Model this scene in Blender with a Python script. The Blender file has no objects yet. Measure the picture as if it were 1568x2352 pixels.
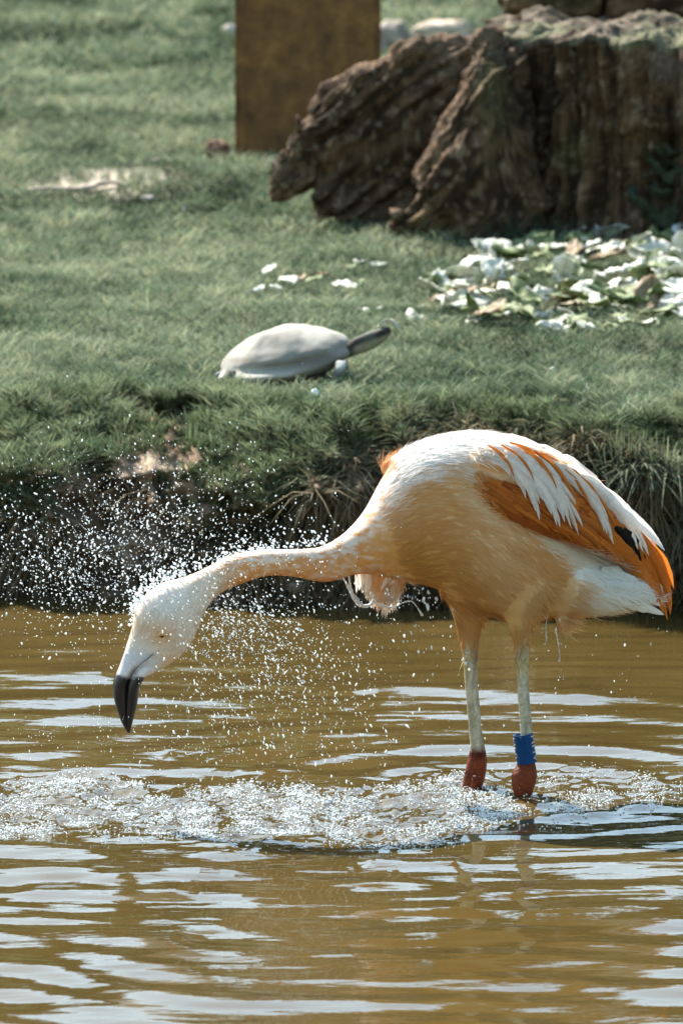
import bpy, bmesh, math, random
import numpy as np
from mathutils import Vector, Matrix
from mathutils.bvhtree import BVHTree

rng = np.random.default_rng(7)
random.seed(7)
S = bpy.context.scene
COL = S.collection

# ------------------------------------------------------------------ camera, sky, sun, exposure
CAMH = 1.74                      # camera height above the water (m)
PITCH = math.radians(7.72)       # looking down
FPX = 16129.0                    # focal length in tracing pixels (1568 x 2352 picture)
CX, CY = 784.0, 1176.0
cam = bpy.data.cameras.new('camera')
camo = bpy.data.objects.new('camera', cam); COL.objects.link(camo)
camo.location = (0, 0, CAMH)
camo.rotation_euler = (math.pi/2 - PITCH, 0, 0)
cam.sensor_fit = 'VERTICAL'; cam.sensor_height = 36; cam.sensor_width = 24
cam.lens = 18*FPX/CY
cam.clip_start = 0.5; cam.clip_end = 400
cam.dof.use_dof = True
cam.dof.focus_distance = 9.82
cam.dof.aperture_fstop = 12.5
cam.dof.aperture_blades = 7
S.camera = camo

SUN_DIR = Vector((-0.42, 0.66, 0.82)).normalized()   # towards the sun
SUN_EL = math.asin(SUN_DIR.z); SUN_AZ = math.atan2(SUN_DIR.x, SUN_DIR.y)
world = bpy.data.worlds.new('World'); S.world = world; world.use_nodes = True
wn = world.node_tree
sky = wn.nodes.new('ShaderNodeTexSky'); sky.sky_type = 'NISHITA'
sky.sun_disc = False; sky.sun_elevation = SUN_EL; sky.sun_rotation = SUN_AZ
sky.air_density = 1.0; sky.dust_density = 1.2; sky.ozone_density = 1.0
bg = wn.nodes['Background']; bg.inputs['Strength'].default_value = 0.125
tint = wn.nodes.new('ShaderNodeMix'); tint.data_type = 'RGBA'; tint.blend_type = 'MULTIPLY'; tint.inputs[0].default_value = 1
tint.inputs[7].default_value = (0.96, 1.04, 0.94, 1)       # the photograph's colour grading: a cyan-white sky
wn.links.new(sky.outputs['Color'], tint.inputs[6]); wn.links.new(tint.outputs[2], bg.inputs['Color'])
sl = bpy.data.lights.new('sun', 'SUN'); sl.energy = 5.0; sl.angle = math.radians(0.5)
sl.color = (1.0, 0.95, 0.87)
slo = bpy.data.objects.new('sun', sl); COL.objects.link(slo)
slo.rotation_euler = (-SUN_DIR).to_track_quat('-Z', 'Y').to_euler()
slo.location = (-4, 6, 12)
S.view_settings.view_transform = 'Standard'; S.view_settings.look = 'None'
S.view_settings.gamma = 1.0; S.view_settings.use_curve_mapping = False
S.view_settings.exposure = 1.5
S.render.engine = 'CYCLES'
S.cycles.use_denoising = True
S.cycles.max_bounces = 8; S.cycles.diffuse_bounces = 3; S.cycles.glossy_bounces = 3
S.cycles.transmission_bounces = 6; S.cycles.transparent_max_bounces = 6
S.cycles.caustics_reflective = False; S.cycles.caustics_refractive = False

# ------------------------------------------------------------------ picture <-> place
cp, sp_ = math.cos(PITCH), math.sin(PITCH)
def rays(px, py):
    a = (np.asarray(px, float)-CX)/FPX; b = (CY-np.asarray(py, float))/FPX
    return np.stack(np.broadcast_arrays(a, cp+b*sp_, -sp_+b*cp), -1)
def at(px, py, Y):
    d = rays(px, py); Y = np.asarray(Y, float)
    k = Y/d[..., 1]
    p = d*k[..., None]; p[..., 2] += CAMH
    return p
def onz(px, py, z):
    d = rays(px, py); k = (np.asarray(z, float)-CAMH)/d[..., 2]
    p = d*k[..., None]; p[..., 2] += CAMH
    return p
def proj(p):
    p = np.asarray(p, float); y = p[..., 1]; z = p[..., 2]-CAMH
    f = y*cp-z*sp_; u = y*sp_+z*cp
    return CX+FPX*p[..., 0]/f, CY-FPX*u/f

# ------------------------------------------------------------------ noise
def _h(i, j, k, s):
    n = (i.astype(np.int64)*73856093) ^ (j.astype(np.int64)*19349663) ^ (k.astype(np.int64)*83492791) ^ (s*2654435761)
    n = (n ^ (n >> 13))*1274126177 & 0xffffffff
    n = (n ^ (n >> 16))*2246822519 & 0xffffffff
    n = n ^ (n >> 15)
    return (n & 0xffffff)/float(0xffffff)
def vn(x, y, z=None, s=0):
    x = np.asarray(x, float); y = np.asarray(y, float)
    z = np.zeros_like(x) if z is None else np.asarray(z, float)
    xi, yi, zi = np.floor(x), np.floor(y), np.floor(z)
    fx, fy, fz = x-xi, y-yi, z-zi
    fx, fy, fz = [t*t*t*(t*(t*6-15)+10) for t in (fx, fy, fz)]
    r = 0
    for a in (0, 1):
        for b in (0, 1):
            for c in (0, 1):
                w = (fx if a else 1-fx)*(fy if b else 1-fy)*(fz if c else 1-fz)
                r = r+w*_h(xi+a, yi+b, zi+c, s)
    return r*2-1
def fbm(x, y, z=None, o=4, s=0, g=0.5):
    r = 0; a = 1; f = 1
    for i in range(o):
        r = r+a*vn(np.asarray(x)*f, np.asarray(y)*f, None if z is None else np.asarray(z)*f, s+i*17)
        a *= g; f *= 2.03
    return r
def sst(a, b, x):
    t = np.clip((np.asarray(x, float)-a)/(b-a), 0, 1); return t*t*(3-2*t)
def blob(px, py, cx, cy, rx, ry):
    return np.exp(-(((px-cx)/rx)**2+((py-cy)/ry)**2))
def mixc(a, b, m):
    m = np.asarray(m)[..., None]; return np.asarray(a)*(1-m)+np.asarray(b)*m

# ------------------------------------------------------------------ mesh helpers
def mesh_np(name, V, F, col=None, smooth=True):
    """V (n,3); F (m,3) or (m,4) ints or a list of such arrays"""
    Fs = F if isinstance(F, list) else [F]
    V = np.asarray(V, np.float32)
    me = bpy.data.meshes.new(name)
    me.vertices.add(len(V)); me.vertices.foreach_set('co', V.ravel())
    idx = np.concatenate([np.asarray(f, np.int32).ravel() for f in Fs])
    cnt = np.concatenate([np.full(len(f), np.asarray(f).shape[1], np.int32) for f in Fs])
    st = np.concatenate([[0], np.cumsum(cnt)[:-1]]).astype(np.int32)
    me.loops.add(len(idx)); me.loops.foreach_set('vertex_index', idx)
    me.polygons.add(len(cnt)); me.polygons.foreach_set('loop_start', st)
    try: me.polygons.foreach_set('loop_total', cnt)
    except Exception: pass
    me.update(calc_edges=True)
    if smooth: me.polygons.foreach_set('use_smooth', np.ones(len(cnt), bool))
    if col is not None:
        at_ = me.color_attributes.new('Col', 'FLOAT_COLOR', 'POINT')
        c = np.ones((len(V), 4), np.float32); c[:, :3] = col
        at_.data.foreach_set('color', c.ravel())
    me.validate()
    return me
def obj(name, me, mat, parent=None, shift=True):
    if parent is not None and shift:
        me.transform(Matrix.Translation(-Vector(parent['_o'])))
    o = bpy.data.objects.new(name, me); COL.objects.link(o)
    if mat: me.materials.append(mat)
    if parent is not None:
        o.parent = parent; o['_o'] = parent['_o']
    return o
def tag(o, label=None, cat=None, group=None, kind=None):
    if label: o['label'] = label
    if cat: o['category'] = cat
    if group: o['group'] = group
    if kind: o['kind'] = kind
    return o
def empty(name, loc, label, cat, group=None):
    o = bpy.data.objects.new(name, None); COL.objects.link(o)
    o.location = loc; o.empty_display_size = 0.05; o['_o'] = tuple(float(v) for v in loc)
    return tag(o, label, cat, group)
def recenter(o):
    """move the origin of a one-mesh thing to the middle of its base"""
    me = o.data; c = np.empty(len(me.vertices)*3, np.float32); me.vertices.foreach_get('co', c)
    c = c.reshape(-1, 3); b = Vector(((c[:, 0].min()+c[:, 0].max())/2, (c[:, 1].min()+c[:, 1].max())/2, c[:, 2].min()))
    me.transform(Matrix.Translation(-b)); o.location = o.location+b
    return o
def crom(P, n):
    """smooth resample of rows of P, n steps per span"""
    P = np.asarray(P, float); m = len(P)
    E = np.vstack([2*P[0]-P[1], P, 2*P[-1]-P[-2]])
    out = []
    for i in range(m-1):
        p0, p1, p2, p3 = E[i:i+4]
        for k in range(n):
            t = k/n
            out.append(0.5*((2*p1)+(-p0+p2)*t+(2*p0-5*p1+4*p2-p3)*t*t+(-p0+3*p1-3*p2+p3)*t**3))
    out.append(P[-1]); return np.array(out)
def loft(C, A, B, nr=24, pw=2.0, cap=True):
    """rings centre C, half axes A and B (rows); superellipse power pw"""
    th = np.linspace(0, 2*np.pi, nr, endpoint=False)
    c, s = np.cos(th), np.sin(th); e = 2.0/pw
    c = np.sign(c)*np.abs(c)**e; s = np.sign(s)*np.abs(s)**e
    V = C[:, None]+A[:, None]*c[None, :, None]+B[:, None]*s[None, :, None]
    n = len(C); V = V.reshape(-1, 3)
    i, j = np.meshgrid(np.arange(n-1), np.arange(nr), indexing='ij')
    a = i*nr+j; b = i*nr+(j+1) % nr
    F = np.stack([a, b, b+nr, a+nr], -1).reshape(-1, 4)
    if not cap: return V, [F]
    V = np.vstack([V, C[:1], C[-1:]]); k = n*nr
    j = np.arange(nr)
    T = np.vstack([np.stack([(j+1) % nr, j, np.full(nr, k)], -1),
                   np.stack([(n-1)*nr+j, (n-1)*nr+(j+1) % nr, np.full(nr, k+1)], -1)])
    return V, [F, T]
def img_loft(st, Y, n=5, nr=24, pw=2.0, yscale=None):
    """stations (Tx,Ty,Bx,By,b_px[,Y]) traced in the picture -> loft at depth Y"""
    st = np.array([list(s)+([Y] if len(s) == 5 else []) for s in st], float)
    st = crom(st, n)
    T = at(st[:, 0], st[:, 1], st[:, 5]); Bq = at(st[:, 2], st[:, 3], st[:, 5])
    b = np.abs(st[:, 4])/FPX*st[:, 5]
    return loft((T+Bq)/2, (T-Bq)/2, np.stack([0*b, b, 0*b], -1), nr, pw)
def join(parts):
    V, F3, F4, o = [], [], [], 0
    for v, fs in parts:
        for f in fs:
            (F3 if f.shape[1] == 3 else F4).append(f+o)
        V.append(v); o += len(v)
    fs = []
    if F4: fs.append(np.vstack(F4))
    if F3: fs.append(np.vstack(F3))
    return np.vstack(V), fs
def get_v(me):
    a = np.empty(len(me.vertices)*3, np.float32); me.vertices.foreach_get('co', a); return a.reshape(-1, 3).astype(float)
def get_n(me):
    a = np.empty(len(me.vertices)*3, np.float32); me.vertices.foreach_get('normal', a); return a.reshape(-1, 3).astype(float)
def set_v(me, V):
    me.vertices.foreach_set('co', np.asarray(V, np.float32).ravel()); me.update()
def set_col(me, c):
    a = me.color_attributes.get('Col') or me.color_attributes.new('Col', 'FLOAT_COLOR', 'POINT')
    q = np.ones((len(me.vertices), 4), np.float32); q[:, :3] = c; a.data.foreach_set('color', q.ravel())
def remesh(V, F, vox, smooth=2):
    me = mesh_np('tmp', V, F); o = bpy.data.objects.new('tmp', me); COL.objects.link(o)
    m = o.modifiers.new('r', 'REMESH'); m.mode = 'VOXEL'; m.voxel_size = vox; m.use_smooth_shade = True
    if smooth:
        k = o.modifiers.new('s', 'SMOOTH'); k.iterations = smooth; k.factor = 0.5
    dg = bpy.context.evaluated_depsgraph_get()
    r = bpy.data.meshes.new_from_object(o.evaluated_get(dg))
    bpy.data.objects.remove(o); bpy.data.meshes.remove(me)
    r.polygons.foreach_set('use_smooth', np.ones(len(r.polygons), bool))
    return r
def sample_mesh(me, n):
    me.calc_loop_triangles(); m = len(me.loop_triangles)
    t = np.empty(m*3, np.int32); me.loop_triangles.foreach_get('vertices', t); t = t.reshape(-1, 3)
    V = get_v(me); N = get_n(me)
    a = np.linalg.norm(np.cross(V[t[:, 1]]-V[t[:, 0]], V[t[:, 2]]-V[t[:, 0]]), axis=1)
    i = rng.choice(m, n, p=a/a.sum()); u = rng.random((n, 2)); f = u.sum(1) > 1; u[f] = 1-u[f]
    w = np.stack([1-u.sum(1), u[:, 0], u[:, 1]], 1)
    P = (V[t[i]]*w[..., None]).sum(1); Q = (N[t[i]]*w[..., None]).sum(1)
    return P, Q/np.maximum(np.linalg.norm(Q, axis=1, keepdims=True), 1e-9)
def unit(v): return v/np.maximum(np.linalg.norm(v, axis=-1, keepdims=True), 1e-9)
def blades(P, G, bend, w, c0, c1, side=None):
    """P roots, G growth vectors, bend offset of the tip, w widths, colours root/tip"""
    n = len(P)
    if side is None:
        a = rng.random(n)*2*np.pi; side = np.stack([np.cos(a), np.sin(a), 0*a], 1)
    sd = unit(side-(side*unit(G)).sum(1)[:, None]*unit(G))*w[:, None]*0.5
    M = P+G*0.55+bend*0.25; T = P+G+bend
    V = np.stack([P-sd, P+sd, M-sd*0.8, M+sd*0.8, T], 1).reshape(-1, 3)
    o = np.arange(n)[:, None]*5
    F4 = np.array([[0, 1, 3, 2]])+o; F3 = np.array([[2, 3, 4]])+o
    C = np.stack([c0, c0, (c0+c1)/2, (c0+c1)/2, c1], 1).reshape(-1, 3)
    return V, [F4, F3], C
def join_c(parts):
    V, F = join([(p[0], p[1]) for p in parts]); return V, F, np.vstack([p[2] for p in parts])

# ------------------------------------------------------------------ materials
def mat(name):
    m = bpy.data.materials.new(name); m.use_nodes = True
    nt = m.node_tree; b = nt.nodes['Principled BSDF']; return m, nt, b
def nd(nt, t, **k):
    n = nt.nodes.new(t)
    for a, v in k.items():
        if a in n.inputs: n.inputs[a].default_value = v
        else: setattr(n, a, v)
    return n
def noise_node(nt, scale, detail=4, rough=0.55, vec=None, stretch=None):
    tc = nd(nt, 'ShaderNodeTexCoord'); src = tc.outputs['Object']
    if stretch:
        mp = nd(nt, 'ShaderNodeMapping'); mp.inputs['Scale'].default_value = stretch
        nt.links.new(src, mp.inputs['Vector']); src = mp.outputs['Vector']
    n = nd(nt, 'ShaderNodeTexNoise'); n.inputs['Scale'].default_value = scale
    n.inputs['Detail'].default_value = detail; n.inputs['Roughness'].default_value = rough
    nt.links.new(src, n.inputs['Vector']); return n
def ramp(nt, fac, stops):
    r = nd(nt, 'ShaderNodeValToRGB'); e = r.color_ramp.elements
    while len(e) < len(stops): e.new(0.5)
    for i, (p, c) in enumerate(stops):
        e[i].position = p; e[i].color = (*c, 1) if len(c) == 3 else c
    nt.links.new(fac, r.inputs['Fac']); return r
def bump(nt, b, h, strength, dist):
    n = nd(nt, 'ShaderNodeBump'); n.inputs['Strength'].default_value = strength; n.inputs['Distance'].default_value = dist
    nt.links.new(h, n.inputs['Height']); nt.links.new(n.outputs['Normal'], b.inputs['Normal']); return n
def attr_mat(name, rough=0.8, transl=0.0, spec=0.2, nscale=None, namp=0.3, bump_s=0, bump_d=0.001, stretch=None, sss=0, tcol=None):
    """vertex-colour material with a little noise; transl = share of translucent light"""
    m, nt, b = mat(name)
    a = nd(nt, 'ShaderNodeVertexColor'); a.layer_name = 'Col'; c = a.outputs['Color']
    if nscale:
        n = noise_node(nt, nscale, 5, 0.6, stretch=stretch)
        r = ramp(nt, n.outputs['Fac'], [(0.25, (1-namp,)*3), (0.75, (1+namp,)*3)])
        x = nd(nt, 'ShaderNodeMix'); x.data_type = 'RGBA'; x.blend_type = 'MULTIPLY'; x.inputs[0].default_value = 1
        nt.links.new(c, x.inputs[6]); nt.links.new(r.outputs['Color'], x.inputs[7]); c = x.outputs[2]
        if bump_s: bump(nt, b, n.outputs['Fac'], bump_s, bump_d)
    nt.links.new(c, b.inputs['Base Color'])
    b.inputs['Roughness'].default_value = rough; b.inputs['Specular IOR Level'].default_value = spec
    if sss:
        b.inputs['Subsurface Weight'].default_value = sss; b.inputs['Subsurface Radius'].default_value = (1, .5, .25)
        b.inputs['Subsurface Scale'].default_value = 0.02
    if transl:
        t = nd(nt, 'ShaderNodeBsdfTranslucent'); nt.links.new(c, t.inputs['Color'])
        mx = nd(nt, 'ShaderNodeMixShader'); mx.inputs[0].default_value = transl
        out = nt.nodes['Material Output']
        nt.links.new(b.outputs[0], mx.inputs[1]); nt.links.new(t.outputs[0], mx.inputs[2]); nt.links.new(mx.outputs[0], out.inputs['Surface'])
    return m
M_GROUND = attr_mat('lawn soil', 0.95, 0, 0.1, 60, 0.45, 0.6, 0.01)
M_GRASS = attr_mat('grass blades', 0.75, 0.30, 0.15)
M_WOOD = attr_mat('weathered stump wood', 0.9, 0, 0.15, 45, 0.6, 1.0, 0.014, stretch=(1, 1, 0.45))
M_LEAF = attr_mat('wilted leaf', 0.6, 0.2, 0.3, 40, 0.25, 0.4, 0.003)
M_ROCK = attr_mat('stone', 0.9, 0, 0.2, 30, 0.35, 0.7, 0.01)
M_SKIN = attr_mat('flamingo plumage base', 0.75, 0.0, 0.15, 90, 0.08, 0.3, 0.002, sss=0.12)
M_FEATH = attr_mat('flamingo feathers', 0.65, 0.38, 0.2, 160, 0.12)
M_FLUFF = attr_mat('flamingo down', 0.8, 0.4, 0.1)
M_SHELL = attr_mat('turtle shell', 0.8, 0, 0.25, 45, 0.12, 0.3, 0.003)
M_TURT = attr_mat('turtle skin', 0.8, 0, 0.12, 120, 0.3, 0.6, 0.003)

def water_mat():
    m, nt, b = mat('murky pond water')
    n = noise_node(nt, 3.0, 3, 0.5, stretch=(1, 0.4, 1))
    r = ramp(nt, n.outputs['Fac'], [(0.3, (0.058, 0.038, 0.010)), (0.7, (0.084, 0.057, 0.018))])
    nt.links.new(r.outputs['Color'], b.inputs['Base Color'])
    b.inputs['Roughness'].default_value = 0.03; b.inputs['IOR'].default_value = 1.5
    n2 = noise_node(nt, 26, 3, 0.5, stretch=(0.6, 1.6, 1))
    bump(nt, b, n2.outputs['Fac'], 0.18, 0.004)
    return m
M_WATER = water_mat()
def drop_mat():
    m, nt, b = mat('water drops')
    b.inputs['Base Color'].default_value = (0.92, 0.97, 0.99, 1); b.inputs['Roughness'].default_value = 0.08
    b.inputs['IOR'].default_value = 1.33; b.inputs['Transmission Weight'].default_value = 0.35
    t = nd(nt, 'ShaderNodeBsdfTranslucent'); t.inputs['Color'].default_value = (0.92, 0.97, 0.99, 1)
    mx = nd(nt, 'ShaderNodeMixShader'); mx.inputs[0].default_value = 0.5
    nt.links.new(b.outputs[0], mx.inputs[1]); nt.links.new(t.outputs[0], mx.inputs[2])
    nt.links.new(mx.outputs[0], nt.nodes['Material Output'].inputs['Surface']); return m
M_DROP = drop_mat()
def clear_mat():
    m, nt, b = mat('clear splash water')
    b.inputs['Base Color'].default_value = (0.93, 0.97, 0.98, 1); b.inputs['Roughness'].default_value = 0.02
    b.inputs['IOR'].default_value = 1.33; b.inputs['Transmission Weight'].default_value = 0.75; return m
M_CLEAR = clear_mat()
def foam_mat():
    m, nt, b = mat('foam'); b.inputs['Base Color'].default_value = (0.86, 0.90, 0.90, 1)
    b.inputs['Roughness'].default_value = 0.25; b.inputs['IOR'].default_value = 1.33; return m
M_FOAM = foam_mat()
def post_mat():
    m, nt, b = mat('mottled brown post timber')
    n = noise_node(nt, 16, 6, 0.65); n2 = noise_node(nt, 2.2, 3, 0.5)
    r = ramp(nt, n.outputs['Fac'], [(0.32, (0.080, 0.033, 0.008)), (0.55, (0.21, 0.095, 0.022)), (0.75, (0.34, 0.175, 0.048))])
    x = nd(nt, 'ShaderNodeMix'); x.data_type = 'RGBA'; x.blend_type = 'MULTIPLY'; x.inputs[0].default_value = 0.7
    r2 = ramp(nt, n2.outputs['Fac'], [(0.3, (0.55, 0.5, 0.45)), (0.7, (1.25, 1.2, 1.1))])
    nt.links.new(r.outputs[0], x.inputs[6]); nt.links.new(r2.outputs[0], x.inputs[7]); nt.links.new(x.outputs[2], b.inputs['Base Color'])
    b.inputs['Roughness'].default_value = 0.85; bump(nt, b, n.outputs['Fac'], 0.5, 0.01); return m
M_POST = post_mat()
def plain(name, c, rough, spec=0.5, coat=0):
    m, nt, b = mat(name)
    n = noise_node(nt, 120, 4, 0.6)
    r = ramp(nt, n.outputs['Fac'], [(0.3, tuple(v*0.8 for v in c)), (0.7, tuple(min(1, v*1.15) for v in c))])
    nt.links.new(r.outputs[0], b.inputs['Base Color']); b.inputs['Roughness'].default_value = rough
    b.inputs['Specular IOR Level'].default_value = spec; b.inputs['Coat Weight'].default_value = coat; return m
M_BLUE = plain('blue plastic band', (0.001, 0.040, 0.125), 0.45, 0.15)
M_INK = plain('engraved white lettering', (0.50, 0.46, 0.40), 0.6)
M_EYE = plain('dark eye', (0.01, 0.008, 0.006), 0.08)

# ------------------------------------------------------------------ the ground: pond bed, bank and lawn in one sheet
LAWN = 0.31
def lawn_bumps(x, y):
    k = sst(12.2, 13.6, y)
    return k*0.018*fbm(x*1.6, y*1.6, s=3, o=3)+0.006*sst(12.2, 12.5, y)*fbm(x*7, y*7, s=9, o=2)+0.02*k*sst(15, 30, y)*fbm(x*.5, y*.5, s=5, o=2)
# the bank is laid out between the lip of the lawn and the shore line, both read off the photograph
cpx = np.unique(np.concatenate([np.linspace(-750, 2320, 400), -750-np.geomspace(20, 60000, 40), 2320+np.geomspace(20, 60000, 40)]))
lip = np.interp(cpx, [-2000, 0, 300, 480, 700, 1000, 1300, 1568, 3500], [890, 882, 888, 900, 918, 934, 948, 944, 930])+20*fbm(cpx/90., cpx*0, s=12, o=3)
shore = np.interp(cpx, [-2000, 0, 400, 900, 1300, 1568, 3500], [1378, 1378, 1382, 1398, 1408, 1412, 1400])+8*fbm(cpx/120., cpx*0, s=14, o=3)
Plip = onz(cpx, lip, LAWN); Psh = onz(cpx, shore, 0.0)
NB = 150
r = np.linspace(0, 1, NB)
PX, RR = np.meshgrid(cpx, r); PY = lip+(shore-lip)*RR
f = np.interp(RR, [0, .04, .09, .16, .30, .6, 1], [0, .17, .30, .41, .57, .80, 1])
YB = Plip[:, 1]+(Psh[:, 1]-Plip[:, 1])*f
left = 1-sst(700, 1000, PX)
d = (0.085*blob(PX, PY, 90, 1085, 230, 90) - 0.055*blob(PX, PY, 265, 1190, 128, 92) - 0.13*blob(PX, PY, 385, 945, 105, 26)
     + 0.10*blob(PX, PY, 560, 1110, 210, 105) - 0.06*blob(PX, PY, 790, 1240, 120, 70) + 0.04*blob(PX, PY, 30, 1240, 110, 100)
     + 0.05*blob(PX, PY, 1490, 1070, 110, 45) - 0.035*sst(.80, 1, RR)*(1-.5*left))
d = d+0.045*fbm(PX/150., PY/110., s=21, o=3)+0.030*fbm(PX/48., PY/40., s=33, o=3)
d = d*sst(0, .06, RR)*(1-sst(.93, 1, RR)*.8)*sst(-9000, -2500, PX)*(1-sst(4000, 10000, PX))
bank = at(PX, PY, YB-d)
bank[:, :, 0] = np.where(np.abs(PX-CX) > 4000, Plip[:, 0], bank[:, :, 0])
lawnr = []
for dy in np.geomspace(0.02, 60, 170)[::-1]:
    q = Plip.copy(); q[:, 1] += dy; q[:, 2] = LAWN+lawn_bumps(q[:, 0], q[:, 1]); lawnr.append(q)
bed = []
for dy, dz in ((.02, -.05), (.06, -.12), (.2, -.24), (.5, -.34), (2, -.34), (5, -.34), (9, -.34)):
    q = bank[-1].copy(); q[:, 1] -= dy; q[:, 2] = dz; bed.append(q)
G3 = np.concatenate([np.array(lawnr), bank, np.array(bed)], 0)
nr_, nc_ = G3.shape[:2]
GV = G3.reshape(-1, 3)
ROWN = np.repeat(np.arange(nr_), nc_); isb = (ROWN >= 170) & (ROWN < 170+NB)
i, j = np.meshgrid(np.arange(nr_-1), np.arange(nc_-1), indexing='ij')
a = i*nc_+j; GF = np.stack([a, a+nc_, a+nc_+1, a+1], -1).reshape(-1, 4)
px_, py_ = proj(GV)
nz = fbm(GV[:, 0]*9, GV[:, 1]*9, GV[:, 2]*9, s=61, o=4)
gcol = mixc((0.040, 0.055, 0.026), (0.075, 0.085, 0.045), sst(-.5, .6, nz))
soil = mixc((0.095, 0.058, 0.032), (0.23, 0.155, 0.10), sst(-.5, .6, nz))
bankm = sst(170+8, 170+26, ROWN+8*nz)
gcol = mixc(gcol, soil, bankm)
pale = np.clip(blob(px_, py_, 345, 1066, 62, 26)*1.3+0.55*blob(px_, py_, 240, 1190, 150, 110)*bankm+0.5*blob(px_, py_, 380, 1270, 90, 40)*bankm+0.6*blob(px_, py_, 800, 1205, 60, 50)*bankm, 0, 1)
gcol = mixc(gcol, (0.30, 0.225, 0.16), pale)
gcol = mixc(gcol, (0.50, 0.42, 0.34), np.clip((1.3*blob(px_, py_, 185, 436, 120, 11)+1.2*blob(px_, py_, 290, 400, 110, 9))*(1+.5*nz), 0, 1)*(GV[:, 1] > 13))
ground = obj('lawn', mesh_np('lawn', GV, GF, gcol), M_GROUND); tag(ground, kind='structure')
gb = BVHTree.FromPolygons([Vector(v) for v in GV], [tuple(f) for f in GF.tolist()])
def gz(x, y):
    h = gb.ray_cast(Vector((x, y, 5)), Vector((0, 0, -1))); return h[0].z if h[0] else LAWN

# ------------------------------------------------------------------ pond water
FOOT1 = onz(1088, 1806, 0.0); FOOT2 = onz(1203, 1824, 0.0)
legc = (FOOT1+FOOT2)/2
headc = onz(330, 1880, 0.0)
def foam_mask(x, y):
    q, w = proj(np.stack([x, y, 0*x], -1))
    top = np.interp(q, [-400, 0, 300, 500, 900, 1100, 1300, 1568, 2000], [1785, 1785, 1795, 1815, 1800, 1770, 1760, 1770, 1790])
    bot = np.interp(q, [-400, 0, 300, 600, 900, 1050, 1200, 1568, 2000], [1905, 1905, 1915, 1935, 1955, 1940, 1890, 1860, 1830])
    n = 22*fbm(x*9, y*3, s=71, o=3)
    m = sst(top-14, top+14, w+n)*(1-sst(bot-22, bot+22, w+n))
    return m*np.interp(q, [-400, 900, 1100, 1250, 1568, 2000], [1, 1, .8, .45, .4, .2])
CRESTS = [(800, 1420, 1600, .075, .0062), (820, 1090, 1632, .05, .0035), (-60, 270, 1556, .05, .0040), (-100, 440, 1618, .05, .0034), (-160, 560, 2010, .06, .0052), (-100, 470, 2145, .055, .0046), (820, 1080, 1985, .05, .0042), (1280, 1800, 2262, .05, .0042), (20, 460, 2052, .045, .0036)]
def wave(x, y):
    h = 0*x
    for (c, lam, amp, dec, ph) in ((legc, .13, .0018, .8, 2.4), (legc, .075, .0009, .5, 1.1), (headc, .15, .0015, .9, 2.0)):
        dx = x-c[0]; dy = y-c[1]; r = np.sqrt(dx*dx+dy*dy)+1e-6
        rr = r*(1+0.10*fbm(x*1.4, y*1.4, s=81, o=2))
        h = h+amp*np.sin(2*np.pi*rr/lam+ph)*np.exp(-r/dec)*sst(0.03, 0.15, r)
    near = 1-sst(8.3, 10.4, y)
    h = h+(0.0020+.0008*near)*fbm(x*2.8+0.3*y, y*7.5, s=91, o=2)
    h = h+0.0008*fbm(x*6.5, y*22, s=95, o=2)
    h = h+(0.0003+0.0019*near)*np.clip(.6+.9*fbm(x*1.3, y*1.9, s=99, o=2), .05, 1.6)*np.sin(2*np.pi*(y/0.145+1.1*fbm(x*2.2, y*1.4, s=97, o=2)))
    for (q0, q1, q2, wd, am) in CRESTS:
        c0 = onz((q0+q1)/2, q2, 0.); hw = (q1-q0)/2/FPX*c0[1]
        yy = y-c0[1]-.04*fbm(x*2.5, x*0, s=int(q2), o=2)
        h = h+am*np.exp(-(yy/wd)**2)*(1-sst(.7, 1.05, np.abs(x-c0[0])/hw))
    m = foam_mask(x, y)
    h = h+m*(0.0036*fbm(x*22, y*12, s=101, o=3)+0.0020*fbm(x*80, y*45, s=105, o=2)-0.0005)
    sh = sst(11.3, 11.8, y)
    return h*(1-0.8*sh)
wx = np.unique(np.concatenate([np.linspace(-0.85, 0.85, 380), -0.85-np.geomspace(0.02, 38, 30), 0.85+np.geomspace(0.02, 38, 30)]))
wy = np.unique(np.concatenate([np.linspace(7.9, 11.7, 700), 7.9-np.geomspace(0.02, 12, 40), np.linspace(11.71, 12.3, 16)]))
WX, WY = np.meshgrid(wx, wy)
WZ = wave(WX, WY)
nr_, nc_ = WX.shape
i, j = np.meshgrid(np.arange(nr_-1), np.arange(nc_-1), indexing='ij'); a = i*nc_+j
wo = obj('pond_water', mesh_np('pond_water', np.stack([WX, WY, WZ], -1).reshape(-1, 3), np.stack([a, a+1, a+nc_+1, a+nc_], -1).reshape(-1, 4)), M_WATER)
tag(wo, kind='structure')

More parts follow.
